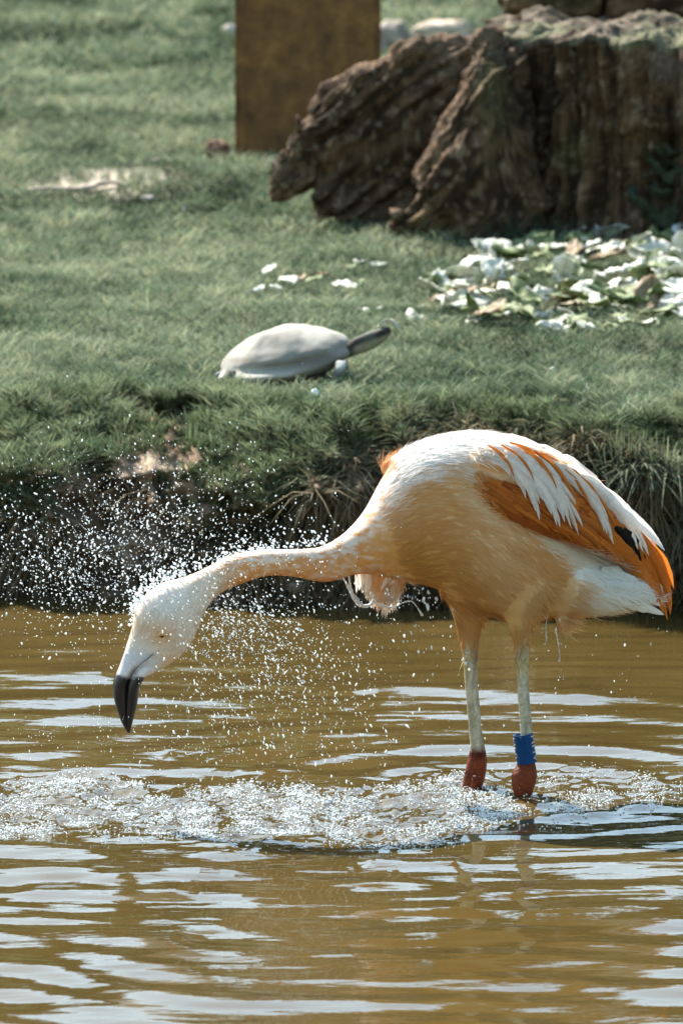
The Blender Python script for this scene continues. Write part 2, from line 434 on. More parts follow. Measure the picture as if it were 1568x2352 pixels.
# ------------------------------------------------------------------ grass of the lawn
def lawn_grass(n, y0, y1, px0, px1, L, W, seed, hang=0.5):
    px = rng.uniform(px0, px1, n*2); py = rng.uniform(y0, y1, n*2)
    P = onz(px, py, LAWN); keep = (P[:, 1] > 11.6) & (P[:, 1] < 27)
    P = P[keep][:n]; m = len(P)
    k = np.clip(P[:, 1]/12.2, 1, 2.2)
    P[:, 2] = LAWN+np.where(P[:, 1] > 12.2, lawn_bumps(P[:, 0], P[:, 1]), 0)-0.004
    nr = np.where(P[:, 1] < 12.9)[0]
    P[nr, 2] = [gz(p[0], p[1])-.004 for p in P[nr]]
    bx, by = proj(P); bare = np.clip(1.5*blob(bx, by, 185, 436, 120, 11)+1.5*blob(bx, by, 290, 400, 110, 10)*(1+.0*bx), 0, 1)
    bare = np.clip(bare+1.2*blob(bx, by, 645, 884, 125, 16)*(by < 902), 0, 1)
    ok = (P[:, 2] > .27) & (rng.random(len(P)) > bare*.97)
    P, k = P[ok], k[ok]; m = len(P)
    nb = fbm(P[:, 0]*3.2, P[:, 1]*2.2, s=seed, o=4)
    nf = fbm(P[:, 0]*16, P[:, 1]*9, s=seed+5, o=4, g=.65)
    a = rng.random(m)*2*np.pi; tilt = 0.25+0.5*rng.random(m)
    ln = L*(0.5+0.9*rng.random(m))*(1+0.35*nf)*(0.8+0.2*k)
    G = np.stack([np.cos(a)*tilt, np.sin(a)*tilt, np.ones(m)], 1)*ln[:, None]
    bend = np.stack([np.cos(a)*ln*.45, np.sin(a)*ln*.45, -0.18*ln], 1)
    w = W*(0.7+0.6*rng.random(m))*k
    g = mixc((0.070, 0.108, 0.056), (0.172, 0.220, 0.128), sst(-.6, .6, nb+0.6*rng.standard_normal(m)))
    dry = sst(0.25, 0.8, nf*0.6+0.4*nb+0.35*rng.standard_normal(m))
    g = mixc(g, (0.28, 0.26, 0.165), dry*0.6)
    dk = sst(0.15, .8, -nb*0.9-nf*0.4)[:, None]*0.55
    g = g*(1-dk)*rng.uniform(.65, 1.3, (m, 1))*np.clip(1+.42*nf+.15*nb, .4, 1.8)[:, None]
    return blades(P, G, bend, w, g*0.5, g*1.35)  # highlights put into the blade colour: roots darkened, tips lightened
def in_bare(px, py): return 0
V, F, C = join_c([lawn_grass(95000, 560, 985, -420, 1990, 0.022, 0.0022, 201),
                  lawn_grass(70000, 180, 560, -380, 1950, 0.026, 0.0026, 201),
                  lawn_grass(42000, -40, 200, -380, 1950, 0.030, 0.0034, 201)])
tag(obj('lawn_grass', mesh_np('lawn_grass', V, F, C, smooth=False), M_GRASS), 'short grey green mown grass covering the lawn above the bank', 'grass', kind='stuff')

# ------------------------------------------------------------------ grass of the bank
bme = mesh_np('tmpb', GV, GF)
bsel = isb[GF].all(1) & (np.abs(GV[GF].mean(1)[:, 0]) < 1.0) & (GV[GF].mean(1)[:, 2] > 0.02)
bme2 = mesh_np('tmpb2', GV, GF[bsel])
def bank_grass(n):
    P, N = sample_mesh(bme2, n)
    N = np.where(N[:, 2:3] < 0, -N, N); N = np.where(N[:, 1:2] > 0.3, N*[1, -1, 1], N)
    px, py = proj(P)
    soilm = np.clip(1.5*blob(px, py, 265, 1205, 140, 120)+1.1*blob(px, py, 385, 955, 90, 28)+1.2*blob(px, py, 345, 1066, 60, 24)
                    +0.9*blob(px, py, 800, 1235, 95, 75), 0, 1)
    # how far down the bank green growth goes, across the picture
    gl = np.interp(px, [-300, 0, 130, 330, 420, 650, 850, 1000, 1250, 1400, 1568, 1900], [1200, 1210, 1150, 1040, 1170, 1170, 1060, 985, 975, 1020, 1060, 1000])
    nn = fbm(P[:, 0]*11, P[:, 1]*11, P[:, 2]*11, s=301, o=3)
    green = 1-sst(gl-60, gl+70, py+70*nn)
    keep = rng.random(n) > soilm*1.05
    keep &= (rng.random(n) < 0.45+0.55*green)
    keep &= (nn > -0.75)
    P, N, px, py, green, nn = [q[keep] for q in (P, N, px, py, green, nn)]
    m = len(P); a = rng.random(m)*2*np.pi
    hang = 1-green
    rv = np.stack([np.cos(a), np.sin(a)*0.6, 0.3*rng.standard_normal(m)], 1)
    up = np.array([0, 0, 1.0])
    cl = fbm(P[:, 0]*26, P[:, 1]*26, P[:, 2]*26, s=307, o=2)
    ln = np.where(green > 0.5, rng.uniform(.018, .042, m), rng.uniform(.03, .085, m))*(1+.55*cl)
    D = unit(N*0.6+up*(0.95*green-0.75*hang)[:, None]+rv*0.5)
    G = D*ln[:, None]
    bend = (-up*(0.25+0.55*hang)[:, None]+rv*0.2-np.array([0, .25, 0])*green[:, None])*ln[:, None]
    w = rng.uniform(.0016, .0036, m)
    g = mixc((0.080, 0.112, 0.050), (0.235, 0.285, 0.165), sst(-.6, .7, .7*nn+.5*cl+0.4*rng.standard_normal(m)))
    b = mixc((0.060, 0.038, 0.018), (0.27, 0.20, 0.115), sst(-.5, 1.2, nn+0.6*rng.standard_normal(m)))
    c = mixc(g, b, np.clip(hang*1.15-0.05+(rng.random(m) < 0.14)*0.5, 0, 1))
    c = c*rng.uniform(.65, 1.3, (m, 1))
    return blades(P-D*0.004, G, bend, w, c*0.6, c*1.2)
V, F, C = bank_grass(120000)
tag(obj('bank_grass', mesh_np('bank_grass', V, F, C, smooth=False), M_GRASS), 'shaggy green and straw brown grass overhanging the muddy pond bank', 'grass', kind='stuff')

def ray_ground(px, py):
    d = Vector(rays(px, py)).normalized(); h = gb.ray_cast(Vector((0, 0, CAMH)), d); return np.array(h[0])
def tuft(px, py, n, L, W, c, label, spread=1.0, droop=0.6, name='grass_tuft', cat='grass tuft', r=0.03, group=None):
    o = ray_ground(px, py)
    e = empty(name, o, label, cat, group)
    P = o+np.stack([rng.normal(0, r, n), rng.normal(0, r, n)*.6, np.zeros(n)-0.008], 1)
    a = rng.random(n)*2*np.pi; t = np.abs(rng.normal(0, 0.6, n))*spread
    ln = L*rng.uniform(.5, 1.1, n)
    D = unit(np.stack([np.cos(a)*t, np.sin(a)*t*.9-0.25*spread, np.ones(n)*0.8], 1))
    bend = np.stack([D[:, 0]*ln*.4, D[:, 1]*ln*.4, -droop*ln*np.minimum(1, t)], 1)
    cc = np.array(c)*rng.uniform(.6, 1.35, (n, 1))
    # longer blades: three spans each
    B = []
    sd = unit(np.stack([np.sin(a), -np.cos(a), 0*a], 1))*(W*rng.uniform(.7, 1.3, n))[:, None]*.5
    ts = [0, .3, .6, .85]
    Vv = []
    for tt in ts:
        q = P+D*ln[:, None]*tt+bend*tt**2.2
        wk = (1-tt*0.55); Vv += [q-sd*wk, q+sd*wk]
    Vv.append(P+D*ln[:, None]+bend)
    Vv = np.stack(Vv, 1).reshape(-1, 3); off = np.arange(n)[:, None]*9
    F4 = np.vstack([np.array([[2*k, 2*k+1, 2*k+3, 2*k+2]])+off for k in range(3)]); F3 = np.array([[6, 7, 8]])+off
    C = np.repeat(cc, 9, 0)
    b = obj('blades', mesh_np('blades', Vv, [F4, F3], C, smooth=False), M_GRASS, e); b['kind'] = 'stuff'
    return e
tuft(1490, 1075, 300, 0.10, 0.0032, (0.17, 0.20, 0.12), 'big tuft of long pale drooping grass on the bank behind the flamingo tail', 1.6, .9, r=.04)
tuft(1405, 1040, 120, 0.06, 0.0028, (0.16, 0.18, 0.10), 'small straw tinged grass tuft on the bank edge above the flamingo back', 1.1, .8)
tuft(1560, 1190, 160, 0.11, 0.0026, (0.12, 0.12, 0.07), 'hanging dull grass tuft low on the bank under the big pale tuft', 1.2, 1.3)
tuft(215, 1035, 220, 0.05, 0.003, (0.10, 0.15, 0.08), 'bushy green grass tuft on the mound left of the muddy hollow', 1.1, .6, r=.045)
tuft(520, 1010, 260, 0.05, 0.003, (0.12, 0.16, 0.08), 'bushy green grass tuft on the mound right of the muddy hollow', 1.1, .6, r=.05)

# ------------------------------------------------------------------ post
def post():
    c = onz(707, 362, LAWN); w = 335/FPX*c[1]/2
    bm = bmesh.new(); bmesh.ops.create_cube(bm, size=1)
    dpt = w*0.9
    for v in bm.verts:
        v.co = Vector((v.co.x*2*w, v.co.y*2*dpt+dpt, (v.co.z+.5)*2.3-0.1))
    bmesh.ops.bevel(bm, geom=bm.edges[:], offset=0.018, segments=3, affect='EDGES')
    me = bpy.data.meshes.new('wooden_post'); bm.to_mesh(me); bm.free()
    o = obj('wooden_post', me, M_POST); o.location = (c[0], c[1], LAWN)
    o.rotation_euler = (0, 0, math.radians(0.4))
    tag(o, 'thick square brown mottled wooden post rising from the lawn behind the stump', 'post')
post()

# ------------------------------------------------------------------ stump
def displace(V, F, fn, passes=1):
    me = mesh_np('t', V, F); N = get_n(me); P = get_v(me); Vn = P+N*fn(P)[:, None]; bpy.data.meshes.remove(me); return Vn
STY = 15.17
sc_ = at(1575, 560, STY); stx = sc_[0]; ST_TOP = 0.735
st_root = empty('tree_stump', (stx, STY, LAWN), 'huge weathered grey brown tree stump with flaring roots beside the post', 'stump')
def wood_col(P, grain):
    n = fbm(grain[0], grain[1], grain[2], s=401, o=4); n2 = fbm(P[:, 0]*4, P[:, 1]*4, P[:, 2]*4, s=405, o=3)
    c = mixc((0.030, 0.016, 0.007), (0.105, 0.060, 0.030), sst(-.6, .7, n))
    c = mixc(c, (0.15, 0.105, 0.068), 0.5*sst(0, .8, n2))
    sp2 = fbm(P[:, 0]*75, P[:, 1]*75, P[:, 2]*75, s=407, o=2)
    c = mixc(c, (0.26, 0.19, 0.125), .5*sst(.45, .8, sp2)); c = mixc(c, (0.015, 0.009, 0.005), .7*sst(.4, .8, -sp2))
    return mixc(c, (0.10, 0.095, 0.035), 0.35*sst(.3, .9, fbm(P[:, 0]*6, P[:, 1]*6, P[:, 2]*6, s=409, o=2)))
def trunk():
    nth, nz_ = 420, 90
    th = np.linspace(0, 2*np.pi, nth, endpoint=False); t = np.linspace(0, 1, nz_)
    T, Z = np.meshgrid(th, t)
    cx, sx = np.cos(T), np.sin(T)
    r = 0.41*(1+0.08*(1-Z)**2)
    rid = (.5-np.abs(fbm(cx*6, sx*6, Z*0.9, s=411, o=3)))*0.035+(.4-np.abs(fbm(cx*22, sx*22, Z*1.6, s=415, o=4)))*0.035+fbm(cx*60, sx*60, Z*7, s=418, o=3)*0.010
    r = r+rid+0.02*fbm(cx*3, sx*3, Z*6, s=419, o=3)
    top = ST_TOP+0.02*fbm(cx*4, sx*4, s=421, o=3)+0.03*cx*0
    z = LAWN-0.05+(top-LAWN+0.05)*Z
    V = [np.stack([stx+r*cx, STY+r*sx, z], -1)]
    # rough top: rings towards the middle
    last = V[0][-1]
    tops = []
    for k in np.linspace(0.97, 0.03, 40):
        q = np.stack([stx+r[-1]*cx[-1]*k, STY+r[-1]*sx[-1]*k, last[:, 2]*k+ST_TOP*(1-k)], -1)
        q[:, 2] += (0.008+0.012*(1-k))*fbm(q[:, 0]*9, q[:, 1]*9, s=423, o=4)+.009*fbm(q[:, 0]*45, q[:, 1]*45, s=424, o=2)+0.012*min(1, (1-k)*8)
        tops.append(q)
    A = np.vstack([V[0].reshape(-1, 3)]+tops); n = nz_+40
    i, j = np.meshgrid(np.arange(n-1), np.arange(nth), indexing='ij'); a = i*nth+j; b = i*nth+(j+1) % nth
    F = np.stack([a, b, b+nth, a+nth], -1).reshape(-1, 4)
    ang = np.arctan2(A[:, 1]-STY, A[:, 0]-stx)
    c = wood_col(A, (np.cos(ang)*22, np.sin(ang)*22, A[:, 2]*3))
    topm = (np.arange(len(A)) >= (nz_-3)*nth).astype(float)
    nn = fbm(A[:, 0]*40, A[:, 1]*40, A[:, 2]*40, s=431, o=3)
    c = mixc(c, mixc((0.055, 0.042, 0.028), (0.19, 0.15, 0.11), sst(-.4, .7, nn)), topm)
    c = mixc(c, (0.13, 0.14, 0.07), topm*0.6*sst(.2, .7, fbm(A[:, 0]*9, A[:, 1]*9, s=433, o=3)))
    obj('trunk', mesh_np('trunk', A, F, c), M_WOOD, st_root)
trunk()
def root(st, Y, name, gdir, amp, shear=False):
    st = np.array([list(q) for q in st], float); st = crom(st, 16)
    # ragged outline
    nn = np.arange(len(st))*.16
    jx, jy = fbm(nn*1.3, nn*0, s=437, o=4)*5, fbm(nn*1.3, nn*0+5, s=439, o=4)*5
    st[:, 0] += jx; st[:, 1] += jy
    V, F = img_loft([tuple(q) for q in st], Y, n=1, nr=220, pw=3.2)
    g = np.array(gdir)/np.linalg.norm(gdir)          # grain direction in x,z
    def dsp(P):
        al = P[:, 0]*g[0]+P[:, 2]*g[1]; ac = -P[:, 0]*g[1]+P[:, 2]*g[0]
        wv = ac+.05*fbm(al*3, ac*3, P[:, 1]*3, s=440, o=2)
        n1 = 1-np.abs(fbm(al*1.6, wv*12, P[:, 1]*8, s=441, o=3)); n2 = fbm(al*7, wv*55, P[:, 1]*40, s=443, o=3)
        crack = -np.exp(-((fbm(al*1.1, wv*8, P[:, 1]*4, s=447, o=2))/0.055)**2)
        return .006+amp*(1.3*n1-.8)+amp*.8*n2+amp*2.2*crack+.005*fbm(P[:, 0]*28, P[:, 1]*28, P[:, 2]*28, s=451, o=3)+0.011*fbm(P[:, 0]*6, P[:, 1]*6, P[:, 2]*6, s=449, o=4)
    V = displace(V, F, dsp)
    if shear: V[:, 1] += .17*sst(1080, 1330, proj(V)[0])
    al = V[:, 0]*g[0]+V[:, 2]*g[1]; ac = -V[:, 0]*g[1]+V[:, 2]*g[0]
    obj(name, mesh_np(name, V, F, wood_col(V, (al*8, ac*60, V[:, 1]*30))), M_WOOD, st_root)
root([(608, 390, 632, 452, 10), (640, 352, 688, 438, 36), (672, 292, 728, 428, 56), (700, 258, 735, 480, 66), (765, 196, 800, 520, 80),
      (850, 142, 905, 525, 90), (930, 96, 1000, 520, 96), (1030, 80, 1110, 500, 100), (1120, 82, 1200, 450, 100), (1200, 90, 1270, 400, 90)], 15.02, 'root', (0.75, 0.55), 0.016)
root([(872, 530, 892, 572, 12, 14.70), (905, 490, 985, 576, 42, 14.72), (950, 448, 1058, 576, 68, 14.74), (956, 388, 1130, 576, 88, 14.75), (1000, 308, 1205, 577, 98, 14.76),
      (1042, 222, 1268, 578, 102, 14.78), (1086, 140, 1318, 572, 104, 14.82), (1112, 86, 1345, 545, 104, 14.90), (1150, 68, 1370, 470, 100, 15.02), (1210, 66, 1390, 380, 90, 15.14), (1290, 70, 1400, 300, 70, 15.24)], 14.74, 'root', (0.6, 0.75), 0.0105, True)

def log(st, Y, label, name='log', gd=(1, 0.1), cat='log'):
    V, F = img_loft(st, Y, n=8, nr=64, pw=2.4)
    V = displace(V, F, lambda P: 0.015*fbm(P[:, 0]*5, P[:, 1]*12, P[:, 2]*14, s=451, o=4)+0.006*fbm(P[:, 0]*20, P[:, 1]*40, P[:, 2]*40, s=453, o=3))
    o = obj(name, mesh_np(name, V, F, wood_col(V, (V[:, 0]*20, V[:, 1]*20, V[:, 2]*20))), M_WOOD); recenter(o); tag(o, label, cat)
# logs lying on the stump top / behind it
log([(1150, -30, 1150, 40, 30), (1165, -60, 1163, 46, 60), (1250, -70, 1250, 50, 75), (1370, -75, 1368, 52, 75), (1384, -40, 1382, 40, 40)], 15.42, 'short dark bark log lying on the back of the stump top')
log([(1392, -40, 1390, 46, 40), (1402, -70, 1400, 55, 75), (1550, -75, 1550, 62, 80), (1700, -70, 1700, 62, 80), (1720, -30, 1720, 40, 40)], 15.40, 'long rough grey log lying on the stump beside the short dark log')

# ------------------------------------------------------------------ stones, sticks
def stone(px, py, w, h, c, label, Y=None, group=None, sink=0.25, name='stone', cat='stone', sd=0, amp=.22):
    o = onz(px, py, LAWN) if Y is None else at(px, py, Y)
    k = o[1]/FPX
    bm = bmesh.new(); bmesh.ops.create_icosphere(bm, subdivisions=4, radius=1)
    V = np.array([v.co[:] for v in bm.verts]); me = bpy.data.meshes.new(name)
    V = V*(1+amp*fbm(V[:, 0]*1.7+sd, V[:, 1]*1.7, V[:, 2]*1.7, s=501+sd, o=3))[:, None]
    V = V*np.array([w*k/2, max(w*.6, h)*k/2, h*k/2])
    V[:, 2] += h*k/2*(1-2*sink*.5)
    for v, q in zip(bm.verts, V): v.co = q
    for f in bm.faces: f.smooth = True
    bm.to_mesh(me); bm.free()
    n = fbm(V[:, 0]*40, V[:, 1]*40, V[:, 2]*40, s=503+sd, o=3)
    set_col(me, np.array(c)*(1+0.3*n)[:, None])
    q = obj(name, me, M_ROCK); q.location = (o[0], o[1]+h*k*.3, LAWN); return tag(q, label, cat, group)
stone(905, 128, 78, 92, (0.26, 0.22, 0.18), 'rounded grey stone between the post and the stump', sd=1)
stone(1015, 112, 150, 75, (0.42, 0.34, 0.26), 'broad pale beige stone behind the stump root', sd=2)
stone(500, 365, 58, 48, (0.16, 0.09, 0.055), 'brown stone with a pale top at the foot of the post', sd=3)
stone(528, 85, 36, 34, (0.45, 0.38, 0.33), 'small pinkish pale stone beside the post on the far lawn', sd=5)
stone(340, 460, 30, 14, (0.5, 0.44, 0.38), 'small pale pebble lying in the lawn beside the sandy strips', sd=6)
stone(426, 492, 26, 20, (0.62, 0.66, 0.66), 'white pebble lying in the lawn in front of the sandy strips', sd=7)
stone(725, 985, 22, 24, (0.6, 0.64, 0.64), 'white pebble stuck in the grass at the bank edge below the turtle', Y=12.0, sd=8)
stone(1272, 853, 22, 12, (0.6, 0.62, 0.6), 'tiny white pebble on the lawn right of the turtle', sd=9)
for (q0, q1, r0, lab, sd) in (((65, 442), (300, 432), 20, 'long pale strip of bare sandy driftwood lying in the lawn', 11),
                              ((150, 416), (330, 400), 13, 'thin brownish stick lying behind the pale driftwood strip', 12),
                              ((230, 402), (400, 374), 11, 'slim pale stick pointing from the driftwood towards the post', 13)):
    p0 = onz(*q0, LAWN); p1 = onz(*q1, LAWN); n = 14
    t = np.linspace(0, 1, n)[:, None]; C = p0*(1-t)+p1*t
    C[:, 2] += 0.008+0.006*fbm(t[:, 0]*5, t[:, 0]*0+sd, s=sd, o=2); C[:, 1] += 0.02*fbm(t[:, 0]*4, t[:, 0]*0+sd, s=sd+3, o=2)
    rr = 1.0*r0/FPX*p0[1]/2*(0.55+0.45*np.sin(np.pi*np.clip(t[:, 0], .06, .94)))*(1+.25*fbm(t[:, 0]*7, t[:, 0]*0, s=sd+9, o=2))
    V, F = loft(C, np.stack([0*rr, 0*rr, rr*.8], -1), np.stack([0*rr, rr*2.2, 0*rr], -1), 14)
    o = obj('driftwood', mesh_np('driftwood', V, F, np.array([(0.44, 0.36, 0.29), (0.30, 0.2, 0.13), (0.42, 0.34, 0.27)][sd-11])*(1+.25*fbm(V[:, 0]*30, V[:, 1]*30, V[:, 2]*30, s=sd, o=2))[:, None]), M_WOOD)
    recenter(o); tag(o, lab, 'driftwood')

# ------------------------------------------------------------------ wilted leaves
def leaf_mesh(sd, c0, c1):
    r = np.random.default_rng(sd); nu, nv = 15, 9
    u, v = np.meshgrid(np.linspace(0, 1, nu), np.linspace(-1, 1, nv), indexing='ij')
    w = 0.36*np.sin(np.pi*np.clip(u, .02, .98)**0.8)**0.7*(1+0.18*fbm(u*5, v*3, s=sd, o=2))
    x = u-0.5+0.03*v*v; y = v*w
    cu = r.uniform(.15, .7); z = cu*0.35*(v*v)*w+0.10*r.uniform(-1, 1)*(u-.5)**2*4+0.10*fbm(u*3.5, v*2.5, s=sd+7, o=3)
    V = np.stack([x, y, z], -1).reshape(-1, 3)
    i, j = np.meshgrid(np.arange(nu-1), np.arange(nv-1), indexing='ij'); a = i*nv+j
    F = np.stack([a, a+nv, a+nv+1, a+1], -1).reshape(-1, 4)
    V2 = V-[0, 0, 0.012]
    Fb = F[:, ::-1]+len(V)
    # rim
    loopi = np.concatenate([np.arange(nv), np.arange(1, nu)*nv+nv-1, (nu-1)*nv+np.arange(nv-2, -1, -1), np.arange(nu-2, 0, -1)*nv])
    nx = np.roll(loopi, -1); Fr = np.stack([loopi, nx, nx+len(V), loopi+len(V)], -1)
    n = fbm(V[:, 0]*6, V[:, 1]*6, s=sd+3, o=3)
    vein = np.exp(-(v.reshape(-1)*w.reshape(-1)/0.02)**2)
    c = mixc(c0, c1, sst(-.5, .7, n)); c = mixc(c, np.array(c0)*1.1, vein*.5)
    return mesh_np('leaf', np.vstack([V, V2]), [F, Fb, Fr], np.vstack([c, c]))
PALE = [leaf_mesh(600+k, (0.68, 0.68, 0.61), (0.52, 0.53, 0.40)) for k in range(7)]
GREEN = [leaf_mesh(640+k, (0.12, 0.16, 0.055), (0.28, 0.32, 0.15)) for k in range(5)]
BROWN = [leaf_mesh(660+k, (0.20, 0.12, 0.05), (0.33, 0.26, 0.15)) for k in range(3)]
for me in PALE+GREEN+BROWN: me.materials.append(M_LEAF)
def leaf(px, py, L, me, label, group, lift=0.0, flat=0.35):
    o = onz(px, py, LAWN)
    # a leaf high in the heap: same direction, standing on its lift
    if lift: o = onz(px, py, LAWN+lift)
    k = L/FPX*o[1]
    q = bpy.data.objects.new('wilted_leaf', me); COL.objects.link(q)
    q.location = (o[0], o[1], LAWN+lift+0.012)
    q.rotation_euler = (random.gauss(0, flat), random.gauss(0, flat), random.uniform(0, 6.28))
    q.scale = (k, k*random.uniform(.5, .95), k*random.uniform(.6, 1.2))
    return tag(q, label, 'leaf', group)
HG = 'wilted leaves in the heap before the stump'
labs = {0: 'pale whitish wilted leaf in the leaf heap before the stump', 1: 'olive green wilted leaf in the leaf heap before the stump', 2: 'brown withered leaf in the leaf heap before the stump'}
def heap_top(x): return np.interp(x, [990, 1080, 1150, 1300, 1400, 1568, 1800], [650, 615, 575, 540, 550, 535, 520])
def heap_bot(x): return np.interp(x, [990, 1080, 1150, 1300, 1400, 1568, 1800], [700, 752, 768, 775, 770, 755, 740])
cnt = 0
while cnt < 270:
    x = random.uniform(995, 1800); a_, b_ = heap_top(x), heap_bot(x); y = random.uniform(a_, b_)
    if fbm(np.array([x/70.]), np.array([y/45.]), s=700, o=2)[0] < -0.42 and x < 1300: continue
    kd = random.choices([0, 1, 2], [.44, .44, .12])[0]
    me = random.choice([PALE, GREEN, BROWN][kd])
    lift = 0.055*max(0, math.sin(math.pi*min(1, max(0, (b_-y)/(b_-a_)))))*random.random()*float(np.interp(x, [990, 1150], [.3, 1]))
    L_ = random.uniform(50, 125); fr_ = (y-a_)/(b_-a_)
    lab = ('small' if L_ < 75 else 'medium sized' if L_ < 100 else 'large')+' '+['pale whitish', 'olive green', 'brown withered'][kd]+' wilted leaf '+('at the back of the leaf heap against the stump' if fr_ < .33 else 'in the middle of the leaf heap before the stump' if fr_ < .67 else 'at the grassy front foot of the leaf heap')
    leaf(x, y, L_, me, lab, HG, lift, 0.36); cnt += 1
for (x, y, L, kd) in ((618, 632, 52, 0), (606, 676, 84, 0), (660, 655, 60, 0), (690, 650, 58, 2), (720, 655, 50, 1), (790, 665, 78, 0), (825, 612, 48, 0), (805, 625, 40, 1), (868, 620, 42, 0), (740, 640, 40, 2), (832, 662, 36, 1)):
    leaf(x, y, L, random.choice([PALE, GREEN, BROWN][kd]), ['pale wilted leaf in the small scatter between turtle and stump', 'olive wilted leaf in the small scatter between turtle and stump', 'brown wilted leaf in the small scatter between turtle and stump'][kd], 'scattered leaves between turtle and stump', 0.004, .2)
for (x, y, L, kd) in ((960, 742, 92, 0), (955, 722, 44, 0), (1015, 745, 50, 1), (1090, 742, 54, 0), (1050, 735, 50, 1), (1100, 700, 78, 0), (1060, 662, 92, 0), (1020, 668, 60, 0), (1130, 655, 60, 0), (1275, 735, 62, 0), (1420, 722, 80, 0), (1330, 690, 70, 0)):
    leaf(x, y, L, random.choice([PALE, GREEN, BROWN][kd]), ['pale wilted leaf lying on the grass along the edge of the leaf heap', 'olive wilted leaf lying on the grass along the edge of the leaf heap'][kd], 'leaves along the edge of the heap', 0.004, .18)
for (x, y, L) in ((838, 725, 40), (868, 722, 36)):
    leaf(x, y, L, PALE[1], 'small pale leaf scrap behind the turtle head', 'leaf scraps behind the turtle head', .002, .2)
# the leaf the turtle bites
# weeds and grass at the stump foot, its shade painted into the dark greens
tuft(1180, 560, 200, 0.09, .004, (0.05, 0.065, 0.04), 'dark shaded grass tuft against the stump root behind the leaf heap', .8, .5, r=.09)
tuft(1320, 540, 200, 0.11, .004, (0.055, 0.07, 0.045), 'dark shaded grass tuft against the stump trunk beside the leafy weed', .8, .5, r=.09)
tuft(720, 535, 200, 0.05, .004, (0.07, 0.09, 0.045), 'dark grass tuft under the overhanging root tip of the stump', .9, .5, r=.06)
tuft(935, 468, 26, 0.075, .005, (0.16, 0.17, 0.08), 'few bright grass blades growing between the two stump roots', .8, .4, r=.02)
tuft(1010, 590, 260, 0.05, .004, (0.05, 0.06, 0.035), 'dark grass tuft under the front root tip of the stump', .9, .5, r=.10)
def weed():
    o = onz(1530, 560, LAWN); e = empty('leafy_weed', o, 'leafy dark green weed growing against the stump trunk', 'weed')
    V, F = loft(np.array([o+[0, 0, -.01], o+[0.005, 0, .06], o+[0, .01, .16]]), np.array([[.004, 0, 0]]*3), np.array([[0, .004, 0]]*3), 8)
    obj('stem', mesh_np('stem', V, F, np.tile((.06, .08, .03), (len(V), 1))), M_GRASS, e)
    lm = leaf_mesh(690, (0.045, 0.062, 0.035), (0.075, 0.095, 0.06)); lm.materials.append(M_LEAF)
    for k in range(16):
        q = bpy.data.objects.new('leaf', lm); COL.objects.link(q); q.parent = e
        an = k*2.4; zz = 0.03+0.011*k; L = random.uniform(.06, .11)
        q.location = (math.cos(an)*L*.45, math.sin(an)*L*.45, zz); q.rotation_euler = (random.gauss(0, .2), -0.5+random.gauss(0, .25), an); q.scale = (L, L*.9, L)
weed()

